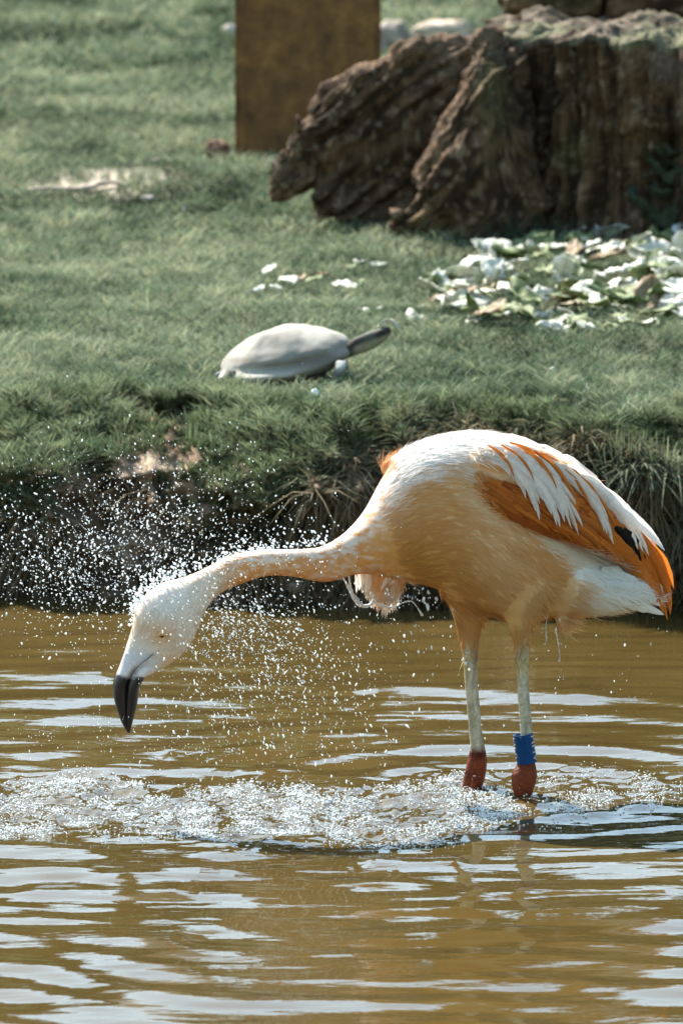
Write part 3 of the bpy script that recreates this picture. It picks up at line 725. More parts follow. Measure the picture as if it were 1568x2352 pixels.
# ------------------------------------------------------------------ turtle
def turtle():
    Y = 12.42
    o = onz(655, 884, LAWN); Y = float(o[1])+0.09
    e = empty('turtle', (o[0], Y, LAWN), 'turtle with dry pale grey shell stretching its neck over the lawn', 'turtle')
    # shell
    st = [(508, 838, 512, 862, 16), (520, 818, 524, 872, 48), (545, 796, 548, 876, 78), (580, 772, 582, 878, 102), (625, 755, 626, 876, 116), (680, 748, 680, 868, 120),
          (735, 751, 732, 852, 112), (775, 764, 768, 834, 88), (798, 780, 790, 820, 58), (808, 798, 804, 811, 22)]
    V, F = img_loft(st, Y, n=8, nr=96, pw=2.15)
    R3 = V[:-2].reshape(-1, 96, 3); hh = (R3[:, 0, 2]-R3[:, 48, 2])/2; sn = np.abs(np.sin(np.linspace(0, 2*np.pi, 96, endpoint=False)))
    R3[:, :, 2] -= .42*hh[:, None]*sn[None]**1.5
    V[:-2] = R3.reshape(-1, 3)
    V = V+unit(V-V.mean(0))*(.0035*fbm(V[:, 0]*22, V[:, 1]*22, V[:, 2]*22, s=799, o=3))[:, None]
    P = V.copy(); q, w = proj(P)
    # flared rim: push the lower flank out, flatten the belly
    mid = np.interp(q, [505, 580, 660, 740, 808], [862, 864, 856, 834, 804])
    rim = np.exp(-((w-mid-6)/9.0)**2); s_ = np.sign(V[:, 1]-Y)
    V[:, 1] += s_*rim*0.013*(1-.7*sst(640, 760, q)); V[:, 0] -= .010*rim*(1-sst(505, 560, q))
    groove = np.exp(-((w-mid+14)/8.0)**2); V[:, 1] -= s_*groove*0.010*sst(505, 620, q)*(1-sst(620, 760, q)*.5)
    c = mixc((0.23, 0.21, 0.175), (0.36, 0.335, 0.285), sst(-.6, .6, fbm(V[:, 0]*9, V[:, 1]*9, V[:, 2]*22, s=801, o=4)))
    flank_shade = np.clip(.75*blob(q, w, 690, 836, 120, 20)+.8*blob(q, w, 560, 828, 34, 9)+.8*blob(q, w, 740, 822, 80, 22)*(fbm(V[:, 0]*25, V[:, 1]*25, V[:, 2]*40, s=803, o=2)*.4+.8), 0, 1)  # shade of flank and groove painted into the shell colour, some dirt with it
    c = mixc(c, (0.12, 0.098, 0.075), flank_shade*.8)
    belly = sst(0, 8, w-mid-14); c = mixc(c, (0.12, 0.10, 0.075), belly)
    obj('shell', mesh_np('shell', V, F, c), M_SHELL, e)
    # scutes ridge seam line along the shell
    # body: neck, head, limbs and tail in one mesh
    N1 = img_loft([(760, 800, 768, 838, 26), (790, 790, 800, 822, 24), (812, 777, 827, 813, 18), (838, 765, 852, 804, 16), (862, 757, 873, 792, 17), (880, 751, 890, 778, 15), (895, 750, 899, 765, 8)], Y-.02, n=5, nr=20)
    def limb(pts, rad):
        C = crom(np.array(pts), 4); r = crom(np.array(rad)[:, None], 4)
        return loft(C, np.hstack([r, 0*r, 0*r]), np.hstack([0*r, r*.9, 0*r]), 14)
    k = Y/FPX
    def L(px, py, dy): return at(px, py, Y+dy)
    fl = img_loft([(770, 826, 798, 830, 14, Y-.075), (768, 842, 797, 840, 15, Y-.085), (764, 858, 790, 856, 14, Y-.09), (752, 876, 780, 880, 12, Y-.095), (740, 886, 764, 892, 7, Y-.10)], Y, n=4, nr=14)
    fr = img_loft([(775, 822, 800, 828, 14, Y+.075), (775, 836, 800, 838, 14, Y+.085), (780, 850, 802, 850, 10, Y+.09)], Y, n=4, nr=14)
    hl = img_loft([(520, 848, 545, 852, 14, Y-.05), (512, 860, 540, 868, 14, Y-.06), (502, 876, 528, 886, 10, Y-.065)], Y, n=4, nr=14)
    tl = img_loft([(520, 850, 522, 868, 9, Y), (505, 852, 507, 868, 8, Y), (492, 858, 494, 868, 4, Y)], Y, n=4, nr=12)
    bd = img_loft([(520, 850, 522, 872, 30), (600, 830, 600, 884, 80), (680, 825, 680, 880, 84), (750, 815, 752, 855, 60), (795, 795, 798, 815, 30)], Y, n=5, nr=28)
    V, F = join([N1, fl, fr, hl, tl, bd])
    me = remesh(V, F, .0035, 1)
    V = get_v(me); q, w = proj(V); n = fbm(V[:, 0]*60, V[:, 1]*60, V[:, 2]*60, s=811, o=3)
    c = mixc((0.030, 0.028, 0.020), (0.075, 0.070, 0.054), sst(-.6, .6, n))
    low = sst(.35, .75, (w-np.interp(q, [800, 895], [785, 752]))/28.)*sst(805, 820, q)
    c = mixc(c, (0.30, 0.26, 0.17), low*.8)
    c = mixc(c, (0.42, 0.43, 0.40), blob(q, w, 783, 838, 16, 16)+.9*blob(q, w, 500, 860, 18, 14))
    c = mixc(c, (0.20, 0.20, 0.175), sst(-.35, .3, -(w-np.interp(q, [800, 895], [782, 750]))/14.)*sst(800, 815, q)*.6)
    set_col(me, c); obj('body', me, M_TURT, e)
    # eye
    bm = bmesh.new(); bmesh.ops.create_uvsphere(bm, u_segments=12, v_segments=8, radius=.0028); me = bpy.data.meshes.new('eye'); 
    p = at(884, 760, Y-.02-15*k*.92)
    bmesh.ops.translate(bm, verts=bm.verts, vec=Vector(p)); bm.to_mesh(me); bm.free(); obj('eye', me, M_EYE, e)
    # leaf in its mouth
    for (dx, dy, L_, rx, ry, rz, m) in ((884, 742, 46, .6, .5, 2.6, PALE[3]), (906, 745, 40, 1.2, .4, 1.0, PALE[2])):
        q = bpy.data.objects.new('wilted_leaf', m); COL.objects.link(q); q.location = at(dx, dy, Y-.02); s = L_*k
        q.rotation_euler = (rx, ry, rz); q.scale = (s, s*.6, s); tag(q, 'crumpled pale leaf held in the mouth of the turtle', 'leaf', 'leaf held by the turtle')
turtle()

# ------------------------------------------------------------------ flamingo
FY = float(legc[1])                    # depth of the middle of the body
HY = float(headc[1])                   # the head is nearer to the camera
K = FY/FPX                             # metres per tracing pixel at the bird
fl = empty('flamingo', (float(legc[0]), FY, -0.30), 'white and orange flamingo wading in the pond and shaking water off its lowered head', 'flamingo')
SP = [(279, 1520, 350, 1546, 22), (288, 1492, 384, 1530, 33), (301, 1452, 416, 1505, 43), (309, 1410, 443, 1468, 50), (328, 1374, 460, 1428, 52),
      (370, 1342, 473, 1400, 49), (425, 1326, 489, 1378, 41), (475, 1304, 513, 1358, 37), (530, 1277, 558, 1339, 35), (600, 1263, 614, 1322, 34),
      (670, 1262, 672, 1324, 36), (735, 1257, 748, 1336, 41), (788, 1227, 818, 1318, 55), (833, 1178, 884, 1322, 82), (872, 1110, 952, 1336, 112),
      (918, 1044, 1022, 1358, 136), (1000, 1005, 1085, 1394, 152), (1100, 992, 1150, 1420, 157), (1200, 1013, 1225, 1422, 150), (1300, 1065, 1298, 1410, 130),
      (1385, 1130, 1375, 1402, 100), (1440, 1190, 1430, 1398, 68), (1482, 1250, 1478, 1388, 38), (1508, 1310, 1506, 1366, 14)]
# the bird is turned a little towards the camera: head near, tail far
def spine_y(px): return np.interp(px, [280, 330, 500, 700, 850, 1100, 1550], [HY-.01, HY, HY+.03, HY+.09, FY-.03, FY, FY+.09])
SPY = [s+(float(spine_y((s[0]+s[2])/2)),) for s in SP]
parts = [img_loft(SPY, FY, n=6, nr=64, pw=2.35)]
def leg(st, y, foot):
    y0 = y
    st = [((q[0]+q[2])/2+(q[0]-q[2])/2*g, q[1], (q[0]+q[2])/2-(q[0]-q[2])/2*g, q[3], q[4]*g) for q, g in zip(st, np.interp(np.arange(len(st)), [0, 4, 5, len(st)-5, len(st)-4, len(st)-1], [1, 1, 1.10, 1.10, 1.17, 1.17]))]
    pr = img_loft([s+(yy,) for s, yy in zip(st, np.full(len(st), y))], y, n=5, nr=20)
    # below the water: tarsus down to the webbed foot on the bed
    f = np.array(foot); r = 7.5*K
    C = crom(np.array([f+[0.004, 0, .02], f+[0, 0, -.02], f+[-.004, 0, -.10], f+[-.006, 0, -.2], f+[-.008, 0, -.305]]), 4); n = len(C)
    tar = loft(C, np.tile((r, 0, 0), (n, 1)), np.tile((0, r, 0), (n, 1)), 14)
    toes = []
    for an in (-.5, 0, .5):
        d_ = np.array([-math.cos(an), -math.sin(an), 0]); Q = np.array([f+[-.008, 0, -.298], f+[-.008, 0, -.31]+d_*.05, f+[-.008, 0, -.322]+d_*.09])
        rr = np.array([.008, .007, .003]); pv = np.array([-d_[1], d_[0], 0])
        toes.append(loft(Q, rr[:, None]*pv*1.6, rr[:, None]*np.array([0, 0, 1.]), 10))
    return [pr, tar]+toes
LY1, LY2 = float(FOOT1[1]), float(FOOT2[1])
parts += leg([(1000, 1290, 1140, 1320, 50), (1002, 1340, 1128, 1372, 58), (1030, 1392, 1116, 1402, 44), (1046, 1440, 1106, 1440, 32), (1058, 1485, 1098, 1485, 20), (1065, 1525, 1095, 1525, 15), (1068, 1580, 1097, 1580, 14),
              (1074, 1640, 1102, 1640, 14), (1078, 1690, 1107, 1690, 14), (1080, 1716, 1112, 1716, 16), (1076, 1746, 1115, 1748, 20), (1069, 1776, 1111, 1780, 20), (1064, 1802, 1104, 1808, 17), (1066, 1818, 1098, 1824, 12)], LY1, onz(1084, 1812, 0))
parts += leg([(1142, 1280, 1280, 1295, 26), (1136, 1340, 1276, 1348, 52), (1150, 1392, 1250, 1396, 46), (1168, 1440, 1226, 1440, 32), (1180, 1486, 1216, 1486, 19), (1186, 1530, 1213, 1530, 14), (1188, 1590, 1214, 1590, 13),
              (1193, 1650, 1219, 1650, 13), (1196, 1720, 1223, 1720, 13), (1190, 1752, 1227, 1752, 16), (1178, 1778, 1229, 1780, 23), (1178, 1804, 1224, 1806, 22), (1183, 1828, 1217, 1830, 15), (1188, 1842, 1212, 1842, 11)], LY2, onz(1202, 1826, 0))
# rear fluff, far wing shoulder, breast tuft, vent
parts.append(img_loft([(1265, 1240, 1262, 1396, 40), (1310, 1262, 1300, 1412, 72), (1380, 1290, 1375, 1412, 78), (1440, 1315, 1440, 1402, 66), (1490, 1340, 1492, 1388, 34), (1512, 1358, 1512, 1376, 10)], FY+.01, n=5, nr=36))
parts.append(img_loft([(872, 1072, 878, 1090, 8), (884, 1058, 890, 1095, 24), (920, 1040, 925, 1110, 40), (1000, 1030, 1000, 1130, 45)], FY+.075, n=4, nr=20))
parts.append(img_loft([(812, 1272, 915, 1290, 44), (812, 1302, 930, 1312, 34), (820, 1332, 926, 1338, 24), (832, 1356, 914, 1362, 15), (848, 1378, 894, 1382, 7)], FY+.065, n=4, nr=22))
parts.append(img_loft([(1262, 1385, 1330, 1400, 30), (1272, 1415, 1316, 1424, 18), (1276, 1436, 1294, 1442, 7), (1270, 1452, 1276, 1456, 3)], FY+.01, n=4, nr=16))
# near wing: a thickened pad on the flank that carries the coverts
parts.append(img_loft([(1062, 1080, 1072, 1130, 18, FY-.055), (1090, 1030, 1112, 1160, 34, FY-.060), (1150, 1012, 1180, 1200, 46, FY-.064), (1230, 1030, 1255, 1232, 52, FY-.064),
                       (1310, 1072, 1330, 1262, 50, FY-.046), (1385, 1128, 1400, 1288, 42, FY-.02), (1445, 1190, 1452, 1320, 34, FY+.01), (1495, 1250, 1494, 1364, 24, FY+.04), (1524, 1300, 1520, 1396, 12, FY+.06), (1534, 1350, 1528, 1412, 6, FY+.07)], FY, n=6, nr=40))
V, F = join(parts)
body = remesh(V, F, .0024, 9)
# melt the near thigh into the flank
Vb = get_v(body); ed = np.empty(len(body.edges)*2, np.int32); body.edges.foreach_get('vertices', ed); ed = ed.reshape(-1, 2)
q_, w_ = proj(Vb); mk = (sst(1100, 1140, q_)*(1-sst(1290, 1330, q_))*sst(1280, 1330, w_)*(1-sst(1405, 1440, w_))*(Vb[:, 1] < FY))[:, None]
dg_ = np.bincount(ed.ravel(), minlength=len(Vb))[:, None]
for _ in range(70):
    ac = np.zeros_like(Vb)
    for c_ in range(3):
        ac[:, c_] = np.bincount(ed[:, 0], Vb[ed[:, 1], c_], len(Vb))+np.bincount(ed[:, 1], Vb[ed[:, 0], c_], len(Vb))
    Vb = Vb+.6*mk*(ac/np.maximum(dg_, 1)-Vb)
set_v(body, Vb)
WLOW = np.array([(1060, 1120), (1090, 1150), (1130, 1182), (1200, 1213), (1280, 1243), (1350, 1265), (1410, 1290), (1455, 1325), (1490, 1370), (1515, 1405), (1545, 1440)], float)
WHITE = np.array((0.85, 0.81, 0.76)); PEACH = np.array((0.70, 0.38, 0.14)); ORANGE = np.array((0.62, 0.20, 0.030)); RUST = np.array((0.33, 0.075, 0.012)); CREAM = np.array((0.77, 0.53, 0.29))
def plumage(px, py, P):
    n = fbm(P[:, 0]*22, P[:, 1]*22, P[:, 2]*30, s=901, o=3); n2 = fbm(P[:, 0]*8, P[:, 1]*8, P[:, 2]*9, s=907, o=3)
    nS = fbm(px/34.+py/60., py/13.-px/60., s=911, o=3)
    c = mixc(CREAM, PEACH, sst(-.5, .7, n2+.4*nS))
    # white back and shoulder
    back = np.interp(px, [780, 850, 900, 960, 1050, 1150, 1600], [1300, 1215, 1150, 1100, 1065, 1040, 1010])
    c = mixc(c, WHITE, 1-sst(back-30, back+40, py+22*nS))
    # warm breast and belly
    c = mixc(c, (0.58, 0.29, 0.075), .8*blob(px, py, 960, 1280, 90, 70)+.6*blob(px, py, 1050, 1330, 120, 60)+.4*blob(px, py, 900, 1250, 50, 50))
    c = mixc(c, (0.58, 0.26, 0.05), .8*blob(px, py, 860, 1290, 60, 34))
    # pale rear fluff
    rb = np.interp(py, [1225, 1260, 1300, 1330, 1370, 1400], [1215, 1255, 1290, 1318, 1325, 1320]); rear = sst(rb-12, rb+26, px+16*nS)*sst(1200, 1240, py-(px-1250)*.25)
    c = mixc(c, (0.84, 0.82, 0.75), rear*.92)
    c = mixc(c, (0.58, 0.35, 0.14), .8*blob(px, py, 1240, 1370, 80, 34))
    # mottled neck
    nk = sst(480, 560, px)*(1-sst(830, 930, px))
    nF = fbm(px/16.+py/40., py/7.-px/50., s=913, o=3)
    rel = (py-np.interp(px, [480, 530, 600, 670, 735, 790, 835, 880], [1304, 1276, 1263, 1262, 1257, 1227, 1180, 1110]))/np.interp(px, [480, 735, 800, 880], [60, 76, 100, 210])
    nc = mixc((0.82, 0.66, 0.52), (0.70, 0.28, 0.065), np.clip(sst(.0, .62, rel+.30*nF)*(.85+.4*nF), 0, 1))
    c = mixc(c, nc, nk*.92)
    # head
    hd = 1-sst(470, 540, px)
    hc = mixc((0.86, 0.80, 0.73), (0.80, 0.66, 0.52), sst(-.4, .6, n2+.3*n))
    hc = mixc(hc, (0.76, 0.42, 0.18), .85*blob(px, py, 372, 1462, 30, 26)+.55*blob(px, py, 395, 1520, 26, 18)+.3*blob(px, py, 330, 1440, 20, 26))
    hc = mixc(hc, (0.72, 0.68, 0.64), sst(1478, 1498, py-(px-290)*.28)*(1-sst(345, 375, px)))
    c = mixc(c, hc, hd)
    # breast tuft
    c = mixc(c, mixc((0.80, 0.70, 0.58), (0.75, 0.35, 0.12), blob(px, py, 868, 1330, 20, 40)), sst(1318, 1332, py)*(1-sst(925, 945, px))*sst(780, 800, px))
    # wing
    low = np.interp(px, WLOW[:, 0], WLOW[:, 1])
    wing = sst(1068, 1120, px+14*nS)*(1-sst(low-8, low+4, py))*sst(1050, 1105, py-(px-1080)*np.interp(px, [1080, 1180, 1300], [.34, .30, .16])+14*nS)
    c = mixc(c, mixc(RUST, ORANGE, sst(-.4, .5, nS)), wing)
    c = mixc(c, (.66, .27, .07), (1-sst(885, 900, px))*sst(865, 872, px)*(1-sst(1098, 1108, py))*.9)
    # legs
    th = sst(1335, 1420, py)*sst(990, 1010, px)*(1-sst(1250, 1300, px)); c = mixc(c, (0.62, 0.34, 0.115), th*.9)
    lg = sst(1462, 1500, py+8*n)*sst(1000, 1020, px)
    c = mixc(c, mixc((0.34, 0.29, 0.19), (0.50, 0.44, 0.31), sst(-.5, .5, fbm(px/9., py/50., s=921, o=3)+.25*np.sin(py/7.))), lg)
    c = mixc(c, (0.5, 0.36, 0.10), lg*.6*(blob(px, py, 1200, 1530, 20, 30)+blob(px, py, 1068, 1530, 8, 30)))
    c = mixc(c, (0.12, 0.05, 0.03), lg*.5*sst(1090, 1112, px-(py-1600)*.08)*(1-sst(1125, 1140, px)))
    hk = sst(1708, 1728, py+6*n)*sst(1000, 1020, px)*((px < 1140)*1.+(px >= 1140)*sst(1745, 1752, py))
    c = mixc(c, mixc((0.080, 0.011, 0.003), (0.19, 0.040, 0.014), sst(-.5, .6, n)), hk)
    return np.clip(c, 0, 1)
BV = get_v(body); bpx, bpy_ = proj(BV)
set_col(body, plumage(bpx, bpy_, BV)*np.where((bpx < 950) | (bpy_ < 1480), .86, 1.)[:, None])
bN = get_n(body)
body_tree = BVHTree.FromPolygons([Vector(v) for v in BV], [tuple(p.vertices) for p in body.polygons])
# -- down and small feathers: fine slivers lying along the flow
spx = np.array([(s[0]+s[2])/2 for s in SP]); spy = np.array([(s[1]+s[3])/2 for s in SP])
tx = np.gradient(spx); ty = np.gradient(spy); tl_ = np.hypot(tx, ty); tx /= tl_; ty /= tl_
def flow(px, py):
    dd = (px[:, None]-spx)**2+(py[:, None]-spy)**2; w = np.exp(-(dd-dd.min(1)[:, None])/2500.); w /= w.sum(1)[:, None]
    fx = w@tx; fy = w@ty
    k = sst(960, 1100, px)*(1-sst(1390, 1420, py)); fy = fy*(1-k)+k*(.35+.55*sst(1150, 1350, py)*(px < 1250)); fx = fx*(1-k)+k*.9
    lgm = sst(1390, 1430, py)*(px > 990)*(px < 1255); fx = fx*(1-lgm)+lgm*.0; fy = fy*(1-lgm)+lgm
    tf = (py > 1318)*(px > 780)*(px < 935); fx = np.where(tf, 0.1, fx); fy = np.where(tf, 1, fy)
    return fx, fy
def slivers(n):
    P, N = sample_mesh(body, n); px, py = proj(P)
    low = np.interp(px, WLOW[:, 0], WLOW[:, 1])
    wing = (px > 1080) & (py < low-6) & (py > 1060)
    bare = (py > 1500) & (px > 1000) | (py > 1495+(px-290)*.28) & (px < 350)
    k = ~(bare | (wing & ((rng.random(n) < .9) | (px > 1380)))); P, N, px, py = P[k], N[k], px[k], py[k]; m = len(P)
    fx, fy = flow(px, py); j1, j2 = rng.normal(0, .16, m), rng.normal(0, .16, m)
    D = np.stack([fx+j1, rng.normal(0, .12, m), -(fy+j2)], 1); D = D-(D*N).sum(1)[:, None]*N; D = unit(D)
    hd = 1-sst(470, 540, px); nk = sst(480, 560, px)*(1-sst(800, 900, px)); rear = sst(1215, 1290, px)*sst(1220, 1280, py)
    ln = (.028*(1-hd)*(1-nk)+.0085*hd+.009*nk*(1-hd)+.002*rear)*rng.uniform(.6, 1.3, m)
    lift = (.10+.25*hd+.08*rear)*rng.uniform(.3, 1.6, m)
    G = (D+N*lift[:, None])*ln[:, None]; bend = -N*(ln*lift*.6)[:, None]
    w = rng.uniform(.0010, .0026, m)*(1-.35*hd-.3*nk*(1-hd))
    c = plumage(px, py, P)*rng.uniform(.95, 1.06, (m, 1))
    c = np.clip(c, 0, .9)
    return blades(P-N*.0008, G, bend, w, c, np.clip(c*1.04, 0, .92), side=np.cross(D, N))+(np.repeat(unit(N+rng.normal(0, .05, (m, 3))), 5, 0),)
V, F, C, SN = slivers(46000)
fo = obj('body', body, M_SKIN, fl)
M_LEG = attr_mat('wet scaly leg skin', 0.45, 0, 0.12, 220, 0.35, 0.9, 0.003)
body.materials.append(M_LEG)
cen = np.empty(len(body.polygons)*3, np.float32); body.polygons.foreach_get('center', cen); cen = cen.reshape(-1, 3)+np.array(fl['_o'])
q_, w_ = proj(cen); body.polygons.foreach_set('material_index', ((w_ > 1488) & (q_ > 1000)).astype(np.int32))
so = obj('down', mesh_np('down', V, F, C), M_FLUFF, fl); so['kind'] = 'stuff'
so.data.normals_split_custom_set_from_vertices(SN.tolist())

# -- big feathers, each its own part
def surf_y(px, py):
    o = Vector((0, 0, CAMH)); out = []
    for a_, b_ in zip(px, py):
        h = body_tree.ray_cast(o, Vector(rays(a_, b_)).normalized()); out.append(h[0].y if h[0] else np.nan)
    out = np.array(out); ok = ~np.isnan(out)
    if ok.sum() == 0: return spine_y(px)
    idx = np.arange(len(out))
    out = np.interp(idx, idx[ok], out[ok])
    if len(out) > 4: out = np.convolve(np.pad(out, 2, mode='edge'), np.ones(5)/5, 'valid')
    return out
def feather(p0, p1, p2, W, c0, c1, off=.004, name='covert_feather', tipf=.5, edge=None, off2=None, Yfix=None):
    """curve p0 (root) p1 p2 (tip) in picture coordinates laid on the flank"""
    n = 12; t = np.linspace(0, 1, n); p0, p1, p2 = map(np.array, (p0, p1, p2))
    q = ((1-t)**2)[:, None]*p0+(2*t*(1-t))[:, None]*p1+(t**2)[:, None]*p2
    off2 = off if off2 is None else off2
    Y = surf_y(q[:, 0], q[:, 1])-(off+(off2-off)*t)
    if Yfix is not None: Y = np.full(n, Yfix)
    M_ = at(q[:, 0], q[:, 1], Y)
    tg = unit(np.gradient(M_, axis=0)); view = unit(rays(q[:, 0], q[:, 1])); sd = unit(np.cross(tg, view))
    w = W*K*.5*np.clip((t/.18), .35, 1)**.6*np.clip((1-t)/tipf, 0, 1)**.55; w[-1] = W*K*.02
    cols = []
    VV = []
    rg = np.random.default_rng(int(abs(p2[0]*7+p2[1]*13+p0[0])) % 99991)
    for s_, lo in ((-1, .0022), (-.5, .0006), (0, 0), (.5, .0006), (1, .0022)):
        jag = 1+(abs(s_) == 1)*.14*rg.standard_normal(n)
        VV.append(M_+sd*(w*s_*jag)[:, None]+view*lo)
        st = rg.normal(0, .05, n).cumsum()*.3
        cc = mixc(c0, c1, np.clip(t*1.05+.1*st, 0, 1))*(1+.06*rg.standard_normal()+.05*st)[:, None]
        if edge is not None and abs(s_) == 1: cc = mixc(cc, edge, .55*np.ones(n))
        cols.append(cc)
    V = np.stack(VV, 1).reshape(-1, 3); C = np.stack(cols, 1).reshape(-1, 3)
    i, j = np.meshgrid(np.arange(n-1), np.arange(4), indexing='ij'); a = i*5+j
    F = np.stack([a, a+1, a+6, a+5], -1).reshape(-1, 4)
    return obj(name, mesh_np(name, V, F, np.clip(C, 0, .9)), M_FEATH, fl)
R_ = np.random.default_rng(5)
def jit(p, s=4): return (p[0]+R_.normal(0, s), p[1]+R_.normal(0, s))
# lower rust and orange coverts, tips along the lower edge of the wing
for k in range(70):
    t = k/69.
    tip = np.array([np.interp(t, np.linspace(0, 1, 9), [1130, 1190, 1250, 1310, 1370, 1415, 1455, 1490, 1525]), 0.])
    tip[1] = np.interp(tip[0], WLOW[:, 0], WLOW[:, 1])-R_.uniform(2, 16)
    ln = R_.uniform(110, 165); dirx, diry = np.interp(t, [0, .6, 1], [.84, .80, .42]), np.interp(t, [0, .6, 1], [.54, .60, .9])
    root_ = tip-np.array([dirx, diry])*ln; root_[0] = max(root_[0], 1092+R_.uniform(0, 22))
    mid = (root_+tip)/2+np.array([diry, -dirx])*R_.uniform(2, 12)
    cc = RUST*R_.uniform(.75, 1.25) if t < .6 and R_.random() < .8 else ORANGE*R_.uniform(.8, 1.15)
    feather(jit(root_), mid, tip, R_.uniform(12, 24), mixc(cc, PEACH, max(0, .75-t*5)*np.ones(1))[0], mixc(cc, ORANGE, .25+0*t)*1.0, .003, 'covert_feather', .45)
# upper rust coverts
for k in range(40):
    x = R_.uniform(1098, 1330); y = 1080+(x-1078)*.40+R_.uniform(-4, 46)
    ln = R_.uniform(85, 125); tip = (x+ln*.8, min(y+ln*.58, np.interp(x+ln*.8, WLOW[:, 0], WLOW[:, 1])-6))
    cc = mixc(RUST, ORANGE, R_.random()*np.ones(1))[0]*R_.uniform(.8, 1.15)
    feather((x, y), ((x+tip[0])/2+6, (y+tip[1])/2-8), tip, R_.uniform(10, 20), cc, cc*1.1, .0045, 'covert_feather', .5)
# long orange flight feathers sweeping to the rear
for k, (rx, ry, mx_, my_, tx_, ty_) in enumerate([(1330, 1190, 1440, 1245, 1500, 1372), (1350, 1180, 1455, 1240, 1512, 1392), (1372, 1185, 1470, 1245, 1522, 1408), (1390, 1190, 1485, 1250, 1532, 1424),
                                                  (1410, 1195, 1505, 1258, 1540, 1390), (1425, 1198, 1525, 1262, 1546, 1352), (1400, 1205, 1490, 1275, 1526, 1398), (1380, 1210, 1470, 1290, 1510, 1385), (1440, 1215, 1535, 1280, 1538, 1412)]):
    feather((rx, ry), (mx_, my_), (tx_, ty_), 30, ORANGE*R_.uniform(.85, 1.1), ORANGE*np.array((1.08, 1.0, .9)), .004+.0009*k, 'flight_feather', .6)
# black primaries peeping out
for (a_, b_, c_) in (((1420, 1212), (1452, 1246), (1472, 1290)), ((1430, 1214), (1462, 1244), (1482, 1284)), ((1412, 1210), (1440, 1240), (1458, 1274))):
    feather(a_, b_, c_, 18, (.012, .009, .008), (.010, .008, .008), .014, 'black_primary', .5)
# white scapulars hanging over the orange
tips = [(1172, 1094), (1190, 1116), (1210, 1146), (1228, 1168), (1244, 1190), (1262, 1176), (1283, 1214), (1298, 1196), (1312, 1212), (1328, 1236), (1202, 1098), (1232, 1126), (1262, 1142), (1290, 1162), (1312, 1182), (1384, 1214), (1404, 1250), (1394, 1234), (1372, 1176), (1246, 1100), (1286, 1112), (1322, 1128)]
for k, tp in enumerate(tips):
    tp = (tp[0]+R_.normal(0, 3), tp[1]+R_.normal(0, 4))
    f_ = (tp[0]-1150)/260.
    ro = (1078+f_*150+R_.uniform(-18, 18), 1026+f_*30+R_.uniform(-8, 10)+(10 if k > 18 else 0))
    if 15 <= k <= 18: ro = (1236+R_.uniform(-8, 22), 1044+R_.uniform(-4, 8))
    mid = (ro[0]*.40+tp[0]*.60+20+16*f_, ro[1]*.50+tp[1]*.50-20)
    cc = WHITE*R_.uniform(.90, 1.05)
    for dd in (0, 1): feather((ro[0]+dd*R_.uniform(-16, 16), ro[1]+dd*R_.uniform(-6, 6)), mid, (tp[0]+dd*R_.uniform(-12, 12), tp[1]+dd*R_.uniform(-22, 2)), R_.uniform(13, 24), mixc(cc, (0.76, 0.56, 0.38), .35), mixc(cc, (.76, .6, .45), R_.uniform(0, .3)), .0075+.0005*(k % 9), 'scapular_feather', R_.uniform(.35, .7), edge=(.78, .55, .36))
# slender orange feathers between the white ones
for (ro, mid, tp) in (((1120, 1022), (1170, 1050), (1180, 1098)), ((1150, 1022), (1210, 1050), (1226, 1106)), ((1190, 1024), (1256, 1060), (1278, 1122)), ((1225, 1036), (1290, 1070), (1322, 1150)), ((1262, 1052), (1330, 1095), (1362, 1180)),
                      ((1290, 1066), (1372, 1118), (1412, 1210)), ((1240, 1040), (1310, 1072), (1352, 1130)), ((1170, 1016), (1240, 1036), (1280, 1075))):
    feather(ro, mid, tp, R_.uniform(7, 13), ORANGE*1.1, ORANGE*.9, .0135, 'scapular_feather', .6)
# white feathers along the back ridge to the rear
for k, (ro, mid, tp) in enumerate([((1300, 1070), (1410, 1130), (1464, 1262)), ((1330, 1090), (1430, 1150), (1489, 1276)), ((1312, 1078), (1420, 1136), (1476, 1268)),
                                   ((1350, 1106), (1450, 1172), (1506, 1268)), ((1370, 1118), (1462, 1190), (1525, 1264)), ((1390, 1136), (1470, 1200), (1516, 1252)), ((1262, 1046), (1350, 1080), (1405, 1150)), ((1180, 1012), (1280, 1036), (1340, 1096)), ((1220, 1026), (1310, 1056), (1370, 1118)), ((1140, 1004), (1230, 1016), (1296, 1066))]):
    feather(ro, mid, tp, R_.uniform(20, 30), WHITE*R_.uniform(.95, 1.04), WHITE, .016+.0006*k, 'scapular_feather', .5)
# pale tail feathers
for (ro, mid, tp, w_) in (((1400, 1320), (1470, 1345), (1515, 1392), 36), ((1390, 1345), (1460, 1362), (1512, 1384), 34), ((1420, 1300), (1490, 1318), (1530, 1374), 30), ((1400, 1372), (1460, 1385), (1524, 1412), 26), ((1380, 1310), (1440, 1325), (1490, 1375), 36)):
    feather(ro, mid, tp, w_, (0.74, 0.70, 0.62), (0.76, 0.72, 0.62), .004, 'tail_feather', .45)
# hanging tuft feathers under the breast
for k in range(16):
    x = R_.uniform(806, 930); feather((x+R_.uniform(-6, 10), 1285+R_.uniform(-6, 8)), (x, 1320), (852+(x-868)*.72, R_.uniform(1350, 1388)-abs(x-868)*.25), R_.uniform(12, 22),
                                      mixc((0.80, 0.72, 0.62), (0.76, 0.36, 0.12), .8*np.exp(-((x-872)/22.)**2)*np.ones(1))[0], (0.82, 0.74, 0.66), .003, 'breast_feather', .7, Yfix=FY+.045+.012*(k % 5))

